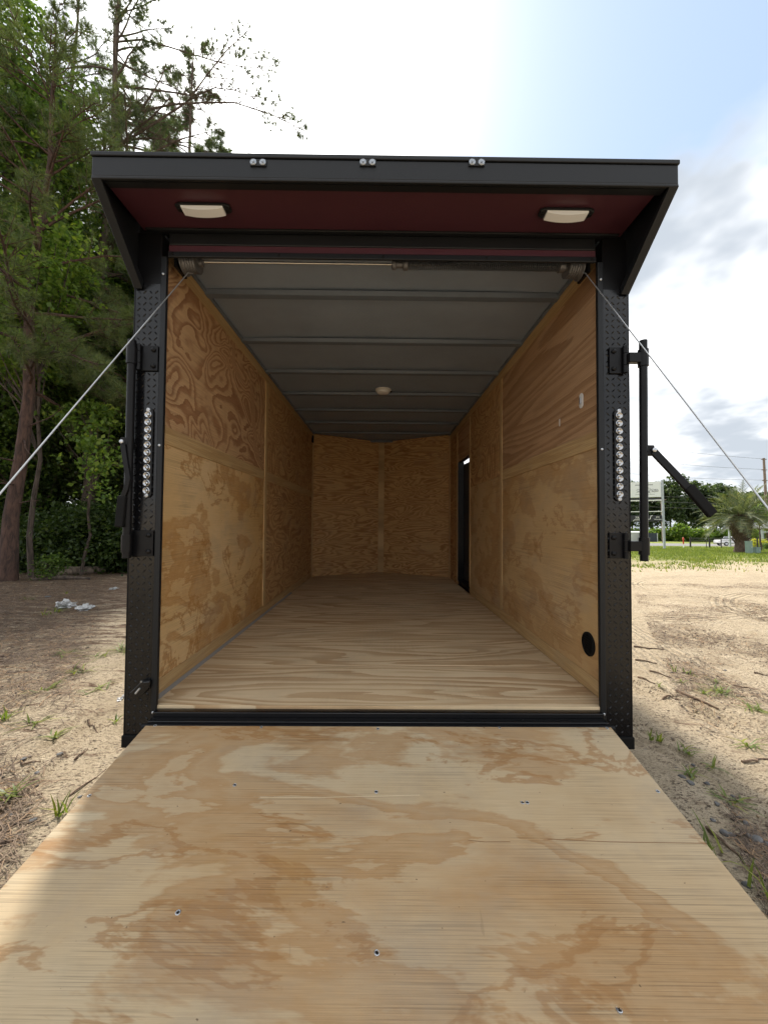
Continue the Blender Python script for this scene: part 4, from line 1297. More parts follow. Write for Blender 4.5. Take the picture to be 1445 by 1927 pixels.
broadleaf('mid green tree whose crown shows between the pine boughs and the trailer post', gpt(-9.0, 14.2), 14, 45,
          [(0, 0, 11.0, 2.0, 1.8, 2.6), (.2, -.3, 7.6, 2.0, 1.6, 2.0), (-1.4, -.3, 9.5, 1.6, 1.4, 2.4)], r0=.12, leaf=.13, per=220, clumps=180, csize=.42, mat='leaf_mid')
broadleaf('small tree with bright sunlit leaves left of the canopy', gpt(-8.9, 9.9), 8.6, 33,
          [(.1, -.3, 7.3, 1.1, .9, .9), (-.6, -.2, 6.0, 1.3, 1.0, .8), (.5, -.2, 8.3, .8, .7, .6)], r0=.07, leaf=.125, per=90, clumps=80, csize=.30, mat='leaf_bright')
broadleaf('low sweetgum sapling with hanging star-like leaves beside the bar lock', gpt(-8.1, 10.6), 4.6, 35,
          [(.65, -.6, 3.2, .55, .5, .55), (1.0, -.7, 2.6, .45, .4, .5), (.1, -.4, 4.2, .9, .6, .5)], r0=.045, leaf=.13, per=34, clumps=38, csize=.2, mat='leaf_bright', lean=(.1, -.05), flat=.3)
broadleaf('dark leafy tree with a crown of small leaves behind the sapling', gpt(-9.4, 13.4), 9.5, 37,
          [(0, 0, 6.4, 2.4, 1.8, 2.4), (1.2, -.4, 4.2, 1.8, 1.4, 1.5), (-1.4, -.5, 4.0, 1.6, 1.4, 1.6)], r0=.1, leaf=.12, per=230, clumps=170, csize=.42, mat='leaf_dark')
broadleaf('dark leafy tree standing behind the leftmost pine trunk', gpt(-12.9, 13.2), 11, 39,
          [(0, 0, 6.8, 2.6, 2.0, 3.0), (.8, -.4, 3.6, 2.0, 1.4, 1.8)], r0=.11, leaf=.12, per=230, clumps=170, csize=.42, mat='leaf_dark')
broadleaf('dark tree partly hidden behind the trailer post', gpt(-6.6, 13.6), 10.5, 41,
          [(0, 0, 6.8, 2.0, 1.8, 2.6), (-.6, -.6, 3.8, 1.6, 1.2, 1.6)], r0=.1, leaf=.12, per=230, clumps=140, csize=.42, mat='leaf_dark')
# deeper rows that close the wood
deep = [(-15.5, 17, 14), (-12.4, 18, 15), (-9.8, 19, 13.5), (-6.8, 18.4, 12), (-18.2, 19, 15), (-4.2, 20, 11), (-21, 17, 14), (-11, 22.5, 16), (-15, 23, 17), (-19.5, 23.5, 17), (-23.5, 22, 16), (-7.5, 22.5, 14)]
for i, (x, y, h) in enumerate(deep):
    broadleaf('shaded tree deep in the wood behind the front row', gpt(x, y), h, 50 + i,
              [(0, 0, h * .66, 2.6, 2.2, h * .32), (.3, -.3, h * .3, 2.2, 1.8, h * .2)], r0=.13, leaf=.24, per=120, clumps=150, csize=.55, mat='leaf_dark',
              group='shaded trees deep in the wood', limbs=False)
under = [(-13.4, 12.6, 2.3), (-11.6, 13.4, 2.9), (-10.2, 12.3, 1.9), (-8.9, 13.0, 2.7), (-7.5, 12.5, 2.3), (-6.1, 13.2, 2.5), (-4.6, 14.4, 2.3), (-15.4, 13.8, 3.0), (-3.2, 15.8, 2.4), (-9.6, 11.6, 1.5), (-8.5, 11.5, 1.9), (-7.5, 11.7, 1.7), (-6.6, 11.9, 2.0), (-10.8, 11.8, 1.6)]
for i, (x, y, h) in enumerate(under):
    broadleaf('dark understorey bush at the foot of the wood', gpt(x, y), h, 70 + i, [(0, 0, h * .5, 1.15, .9, h * .55)], r0=.03, leaf=.10, per=170, clumps=64, csize=.32,
              mat='leaf_dark', group='understorey bushes along the wood edge', name='understorey_bush', cat='bush', limbs=False)
p = on_ground(92, 1092)
broadleaf('small green shrub on the pine straw in front of the log', p, .62, 91, [(0, 0, .3, .34, .3, .28)], r0=.015, leaf=.07, per=26, clumps=24, csize=.1, mat='leaf_mid', name='shrub', cat='shrub')

# fallen log, and a short block behind it
p0, p1 = on_ground(108, 1083), on_ground(196, 1077)
lg = MB()
d = p1 - p0
lg.tube([p0 + d * t + Vector((0, .03 * math.sin(7 * t), .10 - .015 * t)) for t in (0, .2, .45, .7, 1)], [.13, .125, .12, .11, .085], 12)
o = tag(lg.build('fallen_log', M['deadwood'], smooth=True), 'weathered fallen log lying at the edge of the wood', 'log')
lg2 = MB()
q0, q1 = on_ground(60, 1093), on_ground(170, 1091)
lg2.tube([q0 + Vector((0, 0, .03)), q0.lerp(q1, .5) + Vector((0, .05, .06)), q1 + Vector((0, 0, .03))], [.035, .05, .03], 8)
tag(lg2.build('rotten_branch', M['bark'], smooth=True), 'dark rotten branch lying in front of the fallen log', 'branch')


def crumple(name, label, u, v, sx, sy, sz, seed, cat='litter', group=None):
    rng = np.random.default_rng(seed)
    c = on_ground(u, v)
    bm = bmesh.new()
    bmesh.ops.create_icosphere(bm, subdivisions=3, radius=1)
    for vv in bm.verts:
        d_ = vv.co.normalized()
        k = 1 + .35 * math.sin(5 * d_.x + seed) * math.cos(6 * d_.y + 2) + .22 * math.sin(11 * d_.z + 7 * d_.x + seed) + rng.normal(0, .06)
        vv.co = Vector((d_.x * sx * k, d_.y * sy * k, max(0, (d_.z + .35)) * sz * k))
    me = bpy.data.meshes.new(name); bm.to_mesh(me); bm.free()
    o = link(name, me, M['bag'], None, (c.x, c.y, c.z - .01), (0, 0, seed))
    return tag(o, label, cat, group)


crumple('plastic_bag', 'larger crumpled white plastic bag lying on the pine straw', 122, 1143, .15, .10, .075, 2)
crumple('plastic_bag', 'smaller crumpled whitish plastic bag right of the larger bag', 158, 1146, .13, .09, .05, 5)
crumple('litter_sheet', 'flat scrap of pale litter beside the trailer post, nearest the log', 214, 1108, .12, .07, .02, 8)
crumple('litter_scrap', 'tiny white scrap on the sand beside the left trailer post', 229, 1316, .035, .02, .018, 11)

# sticks lying on the sand: (pixel of one end, pixel of the other, radius)
sticks = [((1192, 1218), (1250, 1223), .009), ((1195, 1243), (1236, 1250), .008), ((1200, 1276), (1233, 1300), .008), ((1222, 1264), (1262, 1276), .007),
          ((1273, 1307), (1352, 1338), .010), ((1246, 1312), (1276, 1317), .008), ((1283, 1267), (1330, 1272), .006), ((1376, 1290), (1422, 1298), .006),
          ((1396, 1436), (1445, 1430), .007), ((1260, 1540), (1330, 1600), .006), ((1330, 1560), (1420, 1640), .007), ((1420, 1268), (1444, 1272), .008),
          ((40, 1440), (76, 1434), .006), ((140, 1432), (165, 1410), .005), ((0, 1592), (25, 1584), .008), ((130, 1500), (200, 1448), .004), ((20, 1502), (80, 1495), .006),
          ((0, 1700), (20, 1712), .006), ((165, 1365), (190, 1378), .005), ((0, 1236), (20, 1238), .01), ((140, 1258), (155, 1265), .014)]
for i, (a_, c_, r_) in enumerate(sticks):
    A_, B_ = on_ground(*a_), on_ground(*c_)
    rng = np.random.default_rng(200 + i)
    n_ = 6
    pts = []
    for j in range(n_ + 1):
        q = A_.lerp(B_, j / n_)
        if 0 < j < n_: q = q + Vector(rng.normal(0, .005, 3))
        q.z = gz(q.x, q.y) + r_ * .8 + .004 * math.sin(j)
        pts.append(q)
    sd = 'right' if a_[0] > 700 else 'left'
    tag(MB().tube(pts, [r_ * (1 - .5 * j / n_) for j in range(n_ + 1)], 6).build('fallen_twig', M['twig'], smooth=True),
        'thin brown twig lying on the sand ' + sd + ' of the ramp', 'twig', 'twigs on the sand ' + sd + ' of the ramp')

# stones beside the ramp
stones = [(1365, 1262, .03), (1282, 1462, .035), (1300, 1475, .04), (1362, 1570, .04), (1376, 1572, .03), (1410, 1575, .035), (1422, 1582, .05), (1405, 1552, .035), (1350, 1515, .03), (1380, 1500, .025),
          (1303, 1440, .022), (1405, 1668, .035), (1440, 1590, .03), (185, 1570, .035), (210, 1540, .02), (150, 1500, .02), (60, 1545, .035), (20, 1535, .03), (112, 1420, .035), (70, 1455, .025), (45, 1430, .03), (12, 1510, .03), (100, 1395, .02), (90, 1124, .09), (1330, 1475, .025), (1390, 1540, .022), (1340, 1545, .026)]
for i, (u, v, s_) in enumerate(stones):
    c = on_ground(u, v); s_ *= .62
    rng = np.random.default_rng(300 + i)
    bm = bmesh.new(); bmesh.ops.create_icosphere(bm, subdivisions=2, radius=1)
    ph = rng.uniform(0, 6, 3)
    for vv in bm.verts:
        d_ = vv.co
        k = 1 + .22 * math.sin(2.3 * d_.x + ph[0]) + .18 * math.sin(3.1 * d_.y + ph[1]) + .12 * math.sin(4 * d_.z + ph[2])
        vv.co = Vector((d_.x * s_ * .6 * k * 1.2, d_.y * s_ * .6 * k, d_.z * s_ * .32 * k))
    me = bpy.data.meshes.new('stone'); bm.to_mesh(me); bm.free()
    for f in me.polygons: f.use_smooth = True
    o = link('stone', me, M['stone'], None, (c.x, c.y, c.z + s_ * .08), (0, 0, ph[0]))
    sd = 'right' if u > 700 else 'left'
    tag(o, 'small grey stone on the sand ' + sd + ' of the ramp', 'stone', 'stones on the sand ' + sd + ' of the ramp')

# weeds on the sand
def tuft(u, v, n_, h_, spread, seed, label, group):
    rng = np.random.default_rng(seed)
    c = on_ground(u, v)
    V, F = [], []
    for i in range(n_):
        az = rng.uniform(0, 2 * math.pi); ln = h_ * rng.uniform(.5, 1.2); out = spread * rng.uniform(.3, 1.1)
        bx, by = rng.normal(0, spread * .15, 2)
        d_ = np.array([math.cos(az), math.sin(az)]); sd_ = np.array([-d_[1], d_[0]]) * (.0035 + .0025 * rng.random())
        b0 = len(V)
        for t, wv in ((0, 1), (.5, .85), (1, .06)):
            p2 = np.array([bx, by]) + d_ * out * t ** 1.4
            z_ = ln * (t - .45 * t * t * out / max(ln, .01) * .8)
            V += [(p2[0] - sd_[0] * wv, p2[1] - sd_[1] * wv, max(z_, .003)), (p2[0] + sd_[0] * wv, p2[1] + sd_[1] * wv, max(z_, .003))]
        F += [(b0, b0 + 1, b0 + 3, b0 + 2), (b0 + 2, b0 + 3, b0 + 5, b0 + 4)]
    o = link('grass_tuft', mesh_np('grass_tuft', V, F), M['grass'], None, (c.x, c.y, c.z))
    return tag(o, label, 'grass', group)


wr = [(1350, 1300, 16, .07, .16), (1358, 1305, 14, .06, .14), (1410, 1332, 14, .05, .16), (1432, 1337, 10, .05, .12), (1267, 1265, 7, .08, .05), (1290, 1268, 9, .06, .10), (1412, 1405, 14, .07, .12), (1288, 1418, 10, .06, .12),
      (1300, 1460, 12, .05, .10), (1360, 1505, 13, .05, .10), (1388, 1515, 9, .05, .10), (1342, 1448, 8, .06, .1), (1350, 1610, 12, .12, .14), (1438, 1690, 9, .12, .1), (1225, 1395, 7, .08, .05), (1240, 1397, 6, .08, .05),
      (1345, 1285, 8, .05, .12), (1238, 1293, 6, .05, .06), (1325, 1308, 8, .05, .1), (1285, 1285, 5, .04, .08)]
wl = [(8, 1505, 18, .10, .14), (115, 1535, 10, .09, .08), (10, 1355, 14, .09, .12), (238, 1220, 16, .10, .22), (228, 1226, 12, .08, .2), (85, 1300, 12, .08, .16), (155, 1265, 14, .10, .2), (100, 1395, 10, .06, .12),
      (215, 1360, 8, .06, .08), (88, 1158, 14, .12, .2), (110, 1152, 16, .14, .2), (125, 1118, 10, .10, .2), (55, 1128, 10, .10, .2), (125, 1230, 14, .08, .3), (190, 1235, 10, .06, .25), (65, 1362, 10, .06, .16), (180, 1300, 12, .07, .2)]
for i, a_ in enumerate(wr): tuft(*a_, 400 + i, 'small green grass tuft on the sand right of the ramp', 'grass tufts on the sand right of the ramp')
for i, a_ in enumerate(wl): tuft(*a_, 440 + i, 'small green grass tuft on the ground left of the ramp', 'grass tufts on the ground left of the ramp')

# pine straw and grit: uncountable
def litter(name, label, n_, sampler, lmin, lmax, w, mat, seed, curve=.2):
    rng = np.random.default_rng(seed)
    xy = sampler(rng, n_)
    n_ = len(xy)
    az = rng.uniform(0, 2 * math.pi, n_); ln = rng.uniform(lmin, lmax, n_)
    d = np.stack([np.cos(az), np.sin(az)], 1)
    wv = w * (.55 + .14 * np.hypot(xy[:, 0], xy[:, 1]))[:, None]
    sd = np.stack([-d[:, 1], d[:, 0]], 1) * wv / 2
    a_ = xy - d * ln[:, None] / 2; c_ = xy + d * ln[:, None] / 2
    mid = xy + sd * 2 / wv * (ln * curve * .5 * rng.normal(0, .6, n_))[:, None]
    def z(p, up): return np.concatenate([p, (ground_z(p[:, 0], p[:, 1]) + up)[:, None]], 1)
    u1, u2, u3 = rng.uniform(.002, .012, (3, n_))
    v = np.stack([z(a_ - sd, u1), z(a_ + sd, u1), z(mid + sd, u2), z(mid - sd, u2), z(c_ + sd, u3), z(c_ - sd, u3)], 1).reshape(-1, 3)
    i = np.arange(n_)[:, None] * 6
    f = np.concatenate([i + np.array([[0, 1, 2, 3]]), i + np.array([[3, 2, 4, 5]])], 0)
    o = link(name, mesh_np(name, v, f), mat)
    return tag(o, label, name.replace('_', ' ') if False else 'litter', kind='stuff')


def samp_left(rng, n_):
    y = .5 + 12 * rng.random(n_ * 3) ** 1.5; x = -rng.uniform(1.0, 1.12, n_ * 3) * (y * rng.uniform(.62, 1.05, n_ * 3) + .35)
    k = vnoise(x * 1.3 + 11, y * 1.3 + 4) + .30 * vnoise(x * 5, y * 5) + .07 * y
    m_ = rng.random(n_ * 3) < sstep(.30, 1.05, k)
    return np.stack([x, y], 1)[m_][:n_]


def samp_right(rng, n_):
    y = .45 + 9 * rng.random(n_ * 3) ** 1.6; x = y * rng.uniform(.6, 1.12, n_ * 3) + .45
    k = vnoise(x * 1.6 + 50, y * 1.6 + 70) + .35 * vnoise(x * 6, y * 6) +   .28 * np.exp(-((x - 1.35 - .25 * (1.6 - y)) / .35) ** 2) * (y < 2.2)
    m_ = rng.random(n_ * 3) < sstep(.40, 1.2, k)
    return np.stack([x, y], 1)[m_][:n_]


litter('pine_straw', 'brown pine needles scattered over the ground left of the trailer', 34000, samp_left, .05, .18, .0034, M['straw'], 1)
litter('dry_needles', 'dry needles and stems scattered on the sand right of the trailer', 16000, samp_right, .02, .11, .0030, M['straw'], 2)


def grit(name, label, sampler, n_, s0, s1, seed):
    rng = np.random.default_rng(seed)
    xy = sampler(rng, n_); n_ = len(xy)
    s = s0 + (s1 - s0) * rng.random((n_, 1)) ** 3
    c = np.concatenate([xy, ground_z(xy[:, 0], xy[:, 1])[:, None] + s * .15], 1)
    oc = np.array([[1, 0, 0], [0, 1, 0], [-1, 0, 0], [0, -1, 0], [0, 0, .55], [0, 0, -.5]], float)
    jit = rng.uniform(.55, 1.25, (n_, 6, 1))
    an = rng.uniform(0, 6.28, n_); ca, sa = np.cos(an)[:, None], np.sin(an)[:, None]
    o6 = oc[None] * jit * s[:, None, :]
    v = np.stack([o6[..., 0] * ca - o6[..., 1] * sa * .7, o6[..., 0] * sa + o6[..., 1] * ca * .7, o6[..., 2]], 2) + c[:, None, :]
    i = np.arange(n_)[:, None] * 6
    tr = [(0, 1, 4), (1, 2, 4), (2, 3, 4), (3, 0, 4), (1, 0, 5), (2, 1, 5), (3, 2, 5), (0, 3, 5)]
    f = np.concatenate([i + np.array([t]) for t in tr], 0)
    tag(link(name, mesh_np(name, v.reshape(-1, 3), f), M['grit']), label, 'gravel', kind='stuff')


grit('loose_gravel', 'fine dark gravel on the sand right of the ramp', samp_right, 7000, .0035, .015, 5)
grit('loose_grit', 'fine grit and cones on the ground left of the ramp', samp_left, 6000, .004, .017, 6)

# grass verge on the right
rng = np.random.default_rng(77)
n_ = 64000
y = 12.5 + 31 * rng.random(n_) ** 1.1
x = y * rng.uniform(.52, 1.15, n_)
keep = rng.random(n_) < (.04 + sstep(14.5, 24, y + 10 * (vnoise(x * .35, y * .35) - .5) + 6 * (vnoise(x * 1.3, y * 1.3) - .5))) * (.4 + .6 * vnoise(x * 1.1, y * 1.1))
x, y = x[keep], y[keep]; n_ = len(x)
zg = ground_z(x, y)
h = rng.uniform(.05, .14, n_); an = rng.uniform(0, 6.28, n_); wd = rng.uniform(.012, .028, n_)
dx, dy = np.cos(an) * wd, np.sin(an) * wd
lx, ly = rng.normal(0, .04, n_), rng.normal(0, .04, n_)
v = np.stack([np.stack([x - dx, y - dy, zg], 1), np.stack([x + dx, y + dy, zg], 1), np.stack([x + lx, y + ly, zg + h], 1)], 1).reshape(-1, 3)
tag(link('verge_grass', mesh_np('verge_grass', v, np.arange(len(v)).reshape(-1, 3)), M['grass']), 'short green grass of the roadside verge', 'grass', kind='stuff')

# ------------------------------------------------------------------ far right: roadside
M['sign_grey'] = plain('galvanised_sign_post', (0.42, 0.46, 0.5), 0.5, 0.3, var=.15)
M['sign_white'] = plain('white_sign_face', (0.74, 0.76, 0.78), 0.5)
M['sign_black'] = plain('black_sign_face', (0.012, 0.014, 0.02), 0.4)
M['letter_grey'] = plain('faded_grey_lettering', (0.34, 0.35, 0.38), 0.6)
M['letter_white'] = plain('white_lettering', (0.8, 0.8, 0.8), 0.6)


def text_mesh(body, size, mat, parent, loc, rot, name='lettering', shear=0.0):
    cu = bpy.data.curves.new('lettering', 'FONT')
    cu.body = body; cu.size = size; cu.extrude = .004; cu.align_x = 'CENTER'; cu.align_y = 'CENTER'; cu.shear = shear; cu.resolution_u = 3
    tmp = bpy.data.objects.new('tmp', cu)
    col.objects.link(tmp)
    dg = bpy.context.evaluated_depsgraph_get()
    me = bpy.data.meshes.new_from_object(tmp.evaluated_get(dg))
    bpy.data.objects.remove(tmp)
    me.materials.clear()
    return link(name, me, mat, parent, loc, rot)


SY_ = 36.0
sb = at_w(1250, 1028, SY_); sb.z = gz(sb.x, sb.y)
sign = tag(empty('roadside_sign', sb, (0, 0, R(-24))), 'tall roadside sign with a white panel over a black panel', 'sign')
px = SY_ / FPX
Hs = 131 * px
for x_ in (0, -2.75):
    MB().box(x_ - .09, x_ + .09, -.09, .09, -.2, Hs if x_ == 0 else Hs - .1).build('post', M['sign_grey'], sign, bevel=.02)
wp = MB().box(-2.64, -.11, -.06, .06, Hs - 1.62, Hs - .12).build('white_panel', M['sign_white'], sign, bevel=.02)
MB().box(-2.64, -.11, -.045, .045, Hs - 1.82, Hs - 1.68).build('panel_base', M['sign_black'], sign)
MB().box(-2.64, -.11, -.05, .05, Hs - 1.96, Hs - 1.86).build('rail', M['sign_white'], sign)
MB().box(-2.64, -.11, -.05, .05, Hs - 3.02, Hs - 2.95).build('rail', M['sign_white'], sign)
bp = MB().box(-2.64, -.11, -.05, .05, Hs - 3.95, Hs - 3.36).build('black_panel', M['sign_black'], sign, bevel=.015)
rx = (R(90), 0, 0)
MB().box(-2.2, -.75, -.068, -.0605, Hs - .46, Hs - .37).build('headline', M['letter_grey'], wp)
MB().box(-2.2, -.62, -.066, -.0605, Hs - 1.36, Hs - 1.32).build('underline', M['letter_grey'], wp)
for k, (dx_, a_) in enumerate(((-1.95, .22), (-1.55, .30), (-1.1, .36), (-.75, .2), (-.48, .16))):     # unreadable script on the white panel
    pts = [(dx_ + .16 * math.sin(3 * t + k), -.066, Hs - .98 + a_ * math.cos(2 * t + .6 * k) * .8) for t in [i * .55 for i in range(10)]]
    MB().tube(pts, .022, 5).build('script', M['letter_grey'], wp)
text_mesh('TRAILER', .30, M['letter_white'], bp, (-1.75, -.056, Hs - 3.58), rx, shear=.2)
text_mesh('JED', .19, M['letter_white'], bp, (-.45, -.056, Hs - 3.53), rx)
text_mesh('TRAILERS', .15, M['letter_white'], bp, (-.47, -.056, Hs - 3.75), rx)
MB().tube([(-2.45, -.06, Hs - 3.90), (-2.35, -.06, Hs - 3.78), (-1.3, -.06, Hs - 3.77), (-1.05, -.06, Hs - 3.70), (-1.0, -.06, Hs - 3.42), (-.85, -.06, Hs - 3.38)], .03, 6).build('swoosh', M['letter_white'], bp)

# far wood across the highway
cols = [(1190, 1008, 128, 20), (1228, 1000, 132, 19), (1262, 1000, 128, 22.5), (1292, 1000, 131, 21.5), (1322, 1000, 128, 20), (1348, 1000, 132, 21), (1378, 1000, 128, 17.5), (1408, 1000, 131, 17), (1440, 1000, 128, 17), (1475, 1000, 131, 17.5), (1165, 1000, 131, 19), (1130, 1000, 128, 18), (1510, 1000, 129, 18)]
names = ['first', 'second', 'third', 'fourth', 'fifth', 'sixth', 'seventh', 'eighth', 'ninth']
for i, (u, _, y_, h_) in enumerate(cols):
    q = at_w(u, 1005, y_)
    broadleaf('tall dark tree in the far wood across the highway', (q.x, q.y, gz(q.x, q.y)), h_, 500 + i,
              [(0, 0, h_ * .62, 4.2, 3, h_ * .30), (1.6, -.5, h_ * .82, 2.6, 2, h_ * .16), (-1.4, -.8, h_ * .42, 3.6, 2.4, h_ * .22)], r0=.3, leaf=.95, per=46, clumps=130, csize=.9, mat='leaf_far',
              group='trees of the far wood', limbs=False)
for i, (u, y_, h_, w_) in enumerate([(1236, 116, 3.6, 3.4), (1256, 118, 4.2, 3), (1278, 114, 5.2, 2.6), (1296, 117, 3.6, 3.2), (1318, 114, 3.8, 3), (1340, 117, 3.6, 3.4), (1362, 115, 3.4, 3), (1388, 117, 4.0, 3.4), (1194, 119, 3.8, 4), (1420, 116, 4, 3.4)]):
    q = at_w(u, 1005, y_)
    broadleaf('mid green vine-covered bush below the far wood', (q.x, q.y, gz(q.x, q.y)), h_, 540 + i, [(0, 0, h_ * .5, w_, 1.6, h_ * .52)], r0=.08, leaf=.6, per=40, clumps=64, csize=.55,
              mat='leaf_bright', group='bushes below the far wood', name='bush', cat='bush', limbs=False)

# shed and dark container beyond the road
M['shed'] = plain('pale_metal_shed', (0.50, 0.50, 0.50), 0.6, var=.12)
M['navy'] = plain('dark_blue_metal', (0.02, 0.03, 0.05), 0.5)
q = at_w(1192, 1011, 112); q.z = gz(q.x, q.y)
sh_ = tag(empty('metal_shed', q), 'pale grey metal shed beyond the highway, seen beside the trailer post', 'shed')
MB().box(-3.4, 3.4, 0, 5, 0, 2.55).build('wall', M['shed'], sh_)
MB().prism([(-3.6, -.2, 2.55), (-3.6, 5.2, 2.55), (-3.6, 5.2, 2.68), (-3.6, 2.5, 3.0), (-3.6, -.2, 2.68)], (7.2, 0, 0)).build('roof', M['sign_white'], sh_)
for i in range(13):
    MB().box(-3.3 + i * .53, -3.26 + i * .53, -.03, -.002, .02, 2.5).build('wall_rib', M['shed'], sh_)
q = at_w(1224, 1011, 110); q.z = gz(q.x, q.y)
ct_ = tag(empty('shipping_container', q), 'dark blue container standing right of the pale shed', 'container')
MB().box(-1.9, 1.9, 0, 3, 0, 2.5).build('body', M['navy'], ct_, bevel=.03)
for i in range(8): MB().box(-1.75 + i * .46, -1.6 + i * .46, -.05, -.002, .1, 2.4).build('corrugation', M['navy'], ct_)
MB().box(1.92, 2.02, -.05, .05, 0, 2.45).build('corner_post', M['sign_white'], ct_)

# fence along the verge
M['post_dark'] = plain('dark_fence_post', (0.035, 0.03, 0.026), 0.8)
M['wire'] = plain('fence_wire', (0.14, 0.14, 0.14), 0.5, .5)
fpts = [(1299, 1027), (1329, 1026), (1335, 1027), (1357, 1027), (1386, 1027), (1425, 1027), (1470, 1028)]
fposts = []
fo = None
for i, (u, v) in enumerate(fpts):
    q = at_w(u, v, 40.5); q.z = gz(q.x, q.y)
    if fo is None:
        fo = tag(empty('wire_fence', q), 'low wire fence on dark posts between the verge and the highway', 'fence'); f0 = q.copy()
    r_ = (.075, .03, .075, .045, .07, .06, .06)[i]
    MB().tube([q - f0 + Vector((0, 0, -.1)), q - f0 + Vector((.01, 0, 1.12 if i != 2 else .95))], r_, 8).build('post', M['post_dark'], fo)
    fposts.append(q - f0)
for zz in (.55, .8, 1.02):
    MB().tube([p_ + Vector((0, -.02, zz - .02 * (k % 2))) for k, p_ in enumerate(fposts)], .018, 4).build('wire', M['wire'], fo)
# red and white marker post
M['marker_red'] = plain('red_marker', (0.52, 0.06, 0.03), 0.5)
q = at_w(1286, 1027, 40.0); q.z = gz(q.x, q.y)
mk = tag(empty('marker_post', q), 'short red and white utility marker post on the verge', 'marker post')
MB().tube([(0, 0, -.1), (0, 0, .40)], .045, 10).build('base', M['letter_white'], mk)
MB().lathe([(.06, .40), (.06, .82), (.085, .83), (.085, 1.02), (.03, 1.08)], (0, 0, 0), (0, 0, 1), 12).build('red_sleeve', M['marker_red'], mk)

# white pickup on the road
M['car_white'] = plain('white_car_paint', (0.78, 0.78, 0.8), 0.2, coat=.5)
M['car_glass'] = plain('dark_car_glass', (0.03, 0.035, 0.04), 0.08, spec=.8)
q = at_w(1378, 1021, 74); q.z = gz(q.x, q.y) + .03
car = tag(empty('pickup_truck', q, (0, 0, R(180 - 6))), 'white pickup truck driving on the highway behind the palm', 'pickup')
prof = [(2.75, .45), (2.78, .95), (2.6, 1.12), (1.35, 1.2), (.75, 1.78), (-.85, 1.82), (-1.0, 1.25), (-2.75, 1.25), (-2.8, .5)]
MB().prism([(a_, -.93, c_) for a_, c_ in prof], (0, 1.86, 0)).build('body', M['car_white'], car, bevel=.06)
for s in (-1, 1):
    y0 = s * .935
    for w_ in ([(1.15, 1.24), (.68, 1.70), (.05, 1.72), (.05, 1.24)], [(-.03, 1.24), (-.03, 1.72), (-.78, 1.72), (-.9, 1.26)]):
        MB().prism([(a_, y0, c_) for a_, c_ in w_], (0, s * .008, 0)).build('side_window', M['car_glass'], car)
    for x_ in (1.75, -1.75):
        wh = MB().lathe([(.2, -.12), (.36, -.12), (.39, -.08), (.39, .08), (.36, .12), (.2, .12)], (x_, s * .85, .39), (0, 1, 0), 22).build('wheel', M['tyre'], car, smooth=True)
        MB().lathe([(.22, -.122), (.22, .122), (.05, .13)], (x_, s * .85, .39), (0, s, 0), 14).build('rim', M['zinc'], wh)
    MB().box(2.7, 2.80, s * .62 - .18, s * .62 + .18, .78, .95).build('headlight', M['glass'], car)
MB().prism([(1.40, -.8, 1.225), (.79, -.72, 1.76), (.79, .72, 1.76), (1.40, .8, 1.225)], (.012, 0, .012)).build('windscreen', M['car_glass'], car)
MB().box(-2.84, 2.83, -.9, .9, .42, .58).build('bumper', M['trim'], car, bevel=.03)

# pindo palm
pb = on_ground(1396, 1040)
M['palm_trunk'] = bark_mat('palm_boot_bark', (0.035, 0.022, 0.016), (0.15, 0.10, 0.075))
pt = tag(empty('pindo_palm', pb, (0, 0, .4)), 'stout palm with grey-green arching fronds on the verge', 'palm')
pt.scale = (1.22, 1.22, 1.22)
sc_ = pb.y / 24.5
prof = [(.45, -.1), (.36, .25), (.30, .6), (.34, 1.0), (.46, 1.5), (.52, 1.9), (.36, 2.3), (.1, 2.5)]
MB().lathe(prof, (0, 0, 0), (0, 0, 1), 18).build('trunk', M['palm_trunk'], pt, smooth=True)
rng = np.random.default_rng(5)
bt = []
bmesh_boot = MB().prism([(-.06, 0, 0), (.06, 0, 0), (.035, -.07, .30), (-.035, -.07, .30)], (0, .03, 0)).mesh('frond_boot')
for i in range(84):
    t = i / 84; zb = .55 + 1.7 * t; az = i * 2.399
    rr = np.interp(zb, [a_[1] for a_ in prof], [a_[0] for a_ in prof])
    link('frond_boot', bmesh_boot, M['palm_trunk'], pt, (rr * math.cos(az), rr * math.sin(az), zb), (R(22), 0, az + R(90)))
for i in range(58):
    az = i * 2.399 + rng.uniform(-.2, .2); el = R(82) - R(105) * (i / 58) ** .9
    L_ = 2.0 + .5 * rng.random()
    p = Vector((.2 * math.cos(az), .2 * math.sin(az), 2.25)); dv = Vector((math.cos(az) * math.cos(el), math.sin(az) * math.cos(el), math.sin(el)))
    pts = [p.copy()]
    for j in range(9):
        p = p + dv * (L_ / 9); dv = (dv + Vector((0, 0, -.11))).normalized(); pts.append(p.copy())
    fr_ = MB().tube(pts, [.022 - .0018 * j for j in range(10)], 4)
    for j in range(1, 36):
        x_ = j / 36 * 9; ii = min(int(x_), 8); q = pts[ii].lerp(pts[ii + 1], x_ - ii); t_ = (pts[ii + 1] - pts[ii]).normalized()
        sd = t_.cross(Vector((0, 0, 1))); sd = sd.normalized() if sd.length > .01 else Vector((1, 0, 0))
        ll_ = .52 * math.sin(math.pi * min(.97, .12 + j / 40)) + .08
        for s in (-1, 1):
            e = q + (sd * s * .8 + t_ * .7 + Vector((0, 0, .35)) + Vector(rng.normal(0, .08, 3))).normalized() * ll_ + Vector((0, 0, -.06))
            fr_.add([q - t_ * .022, q + t_ * .022, e], [(0, 1, 2)])
    me = bpy.data.meshes.new('frond'); me.from_pydata(fr_.v, [], fr_.f)
    link('frond', me, M['palm'], pt)

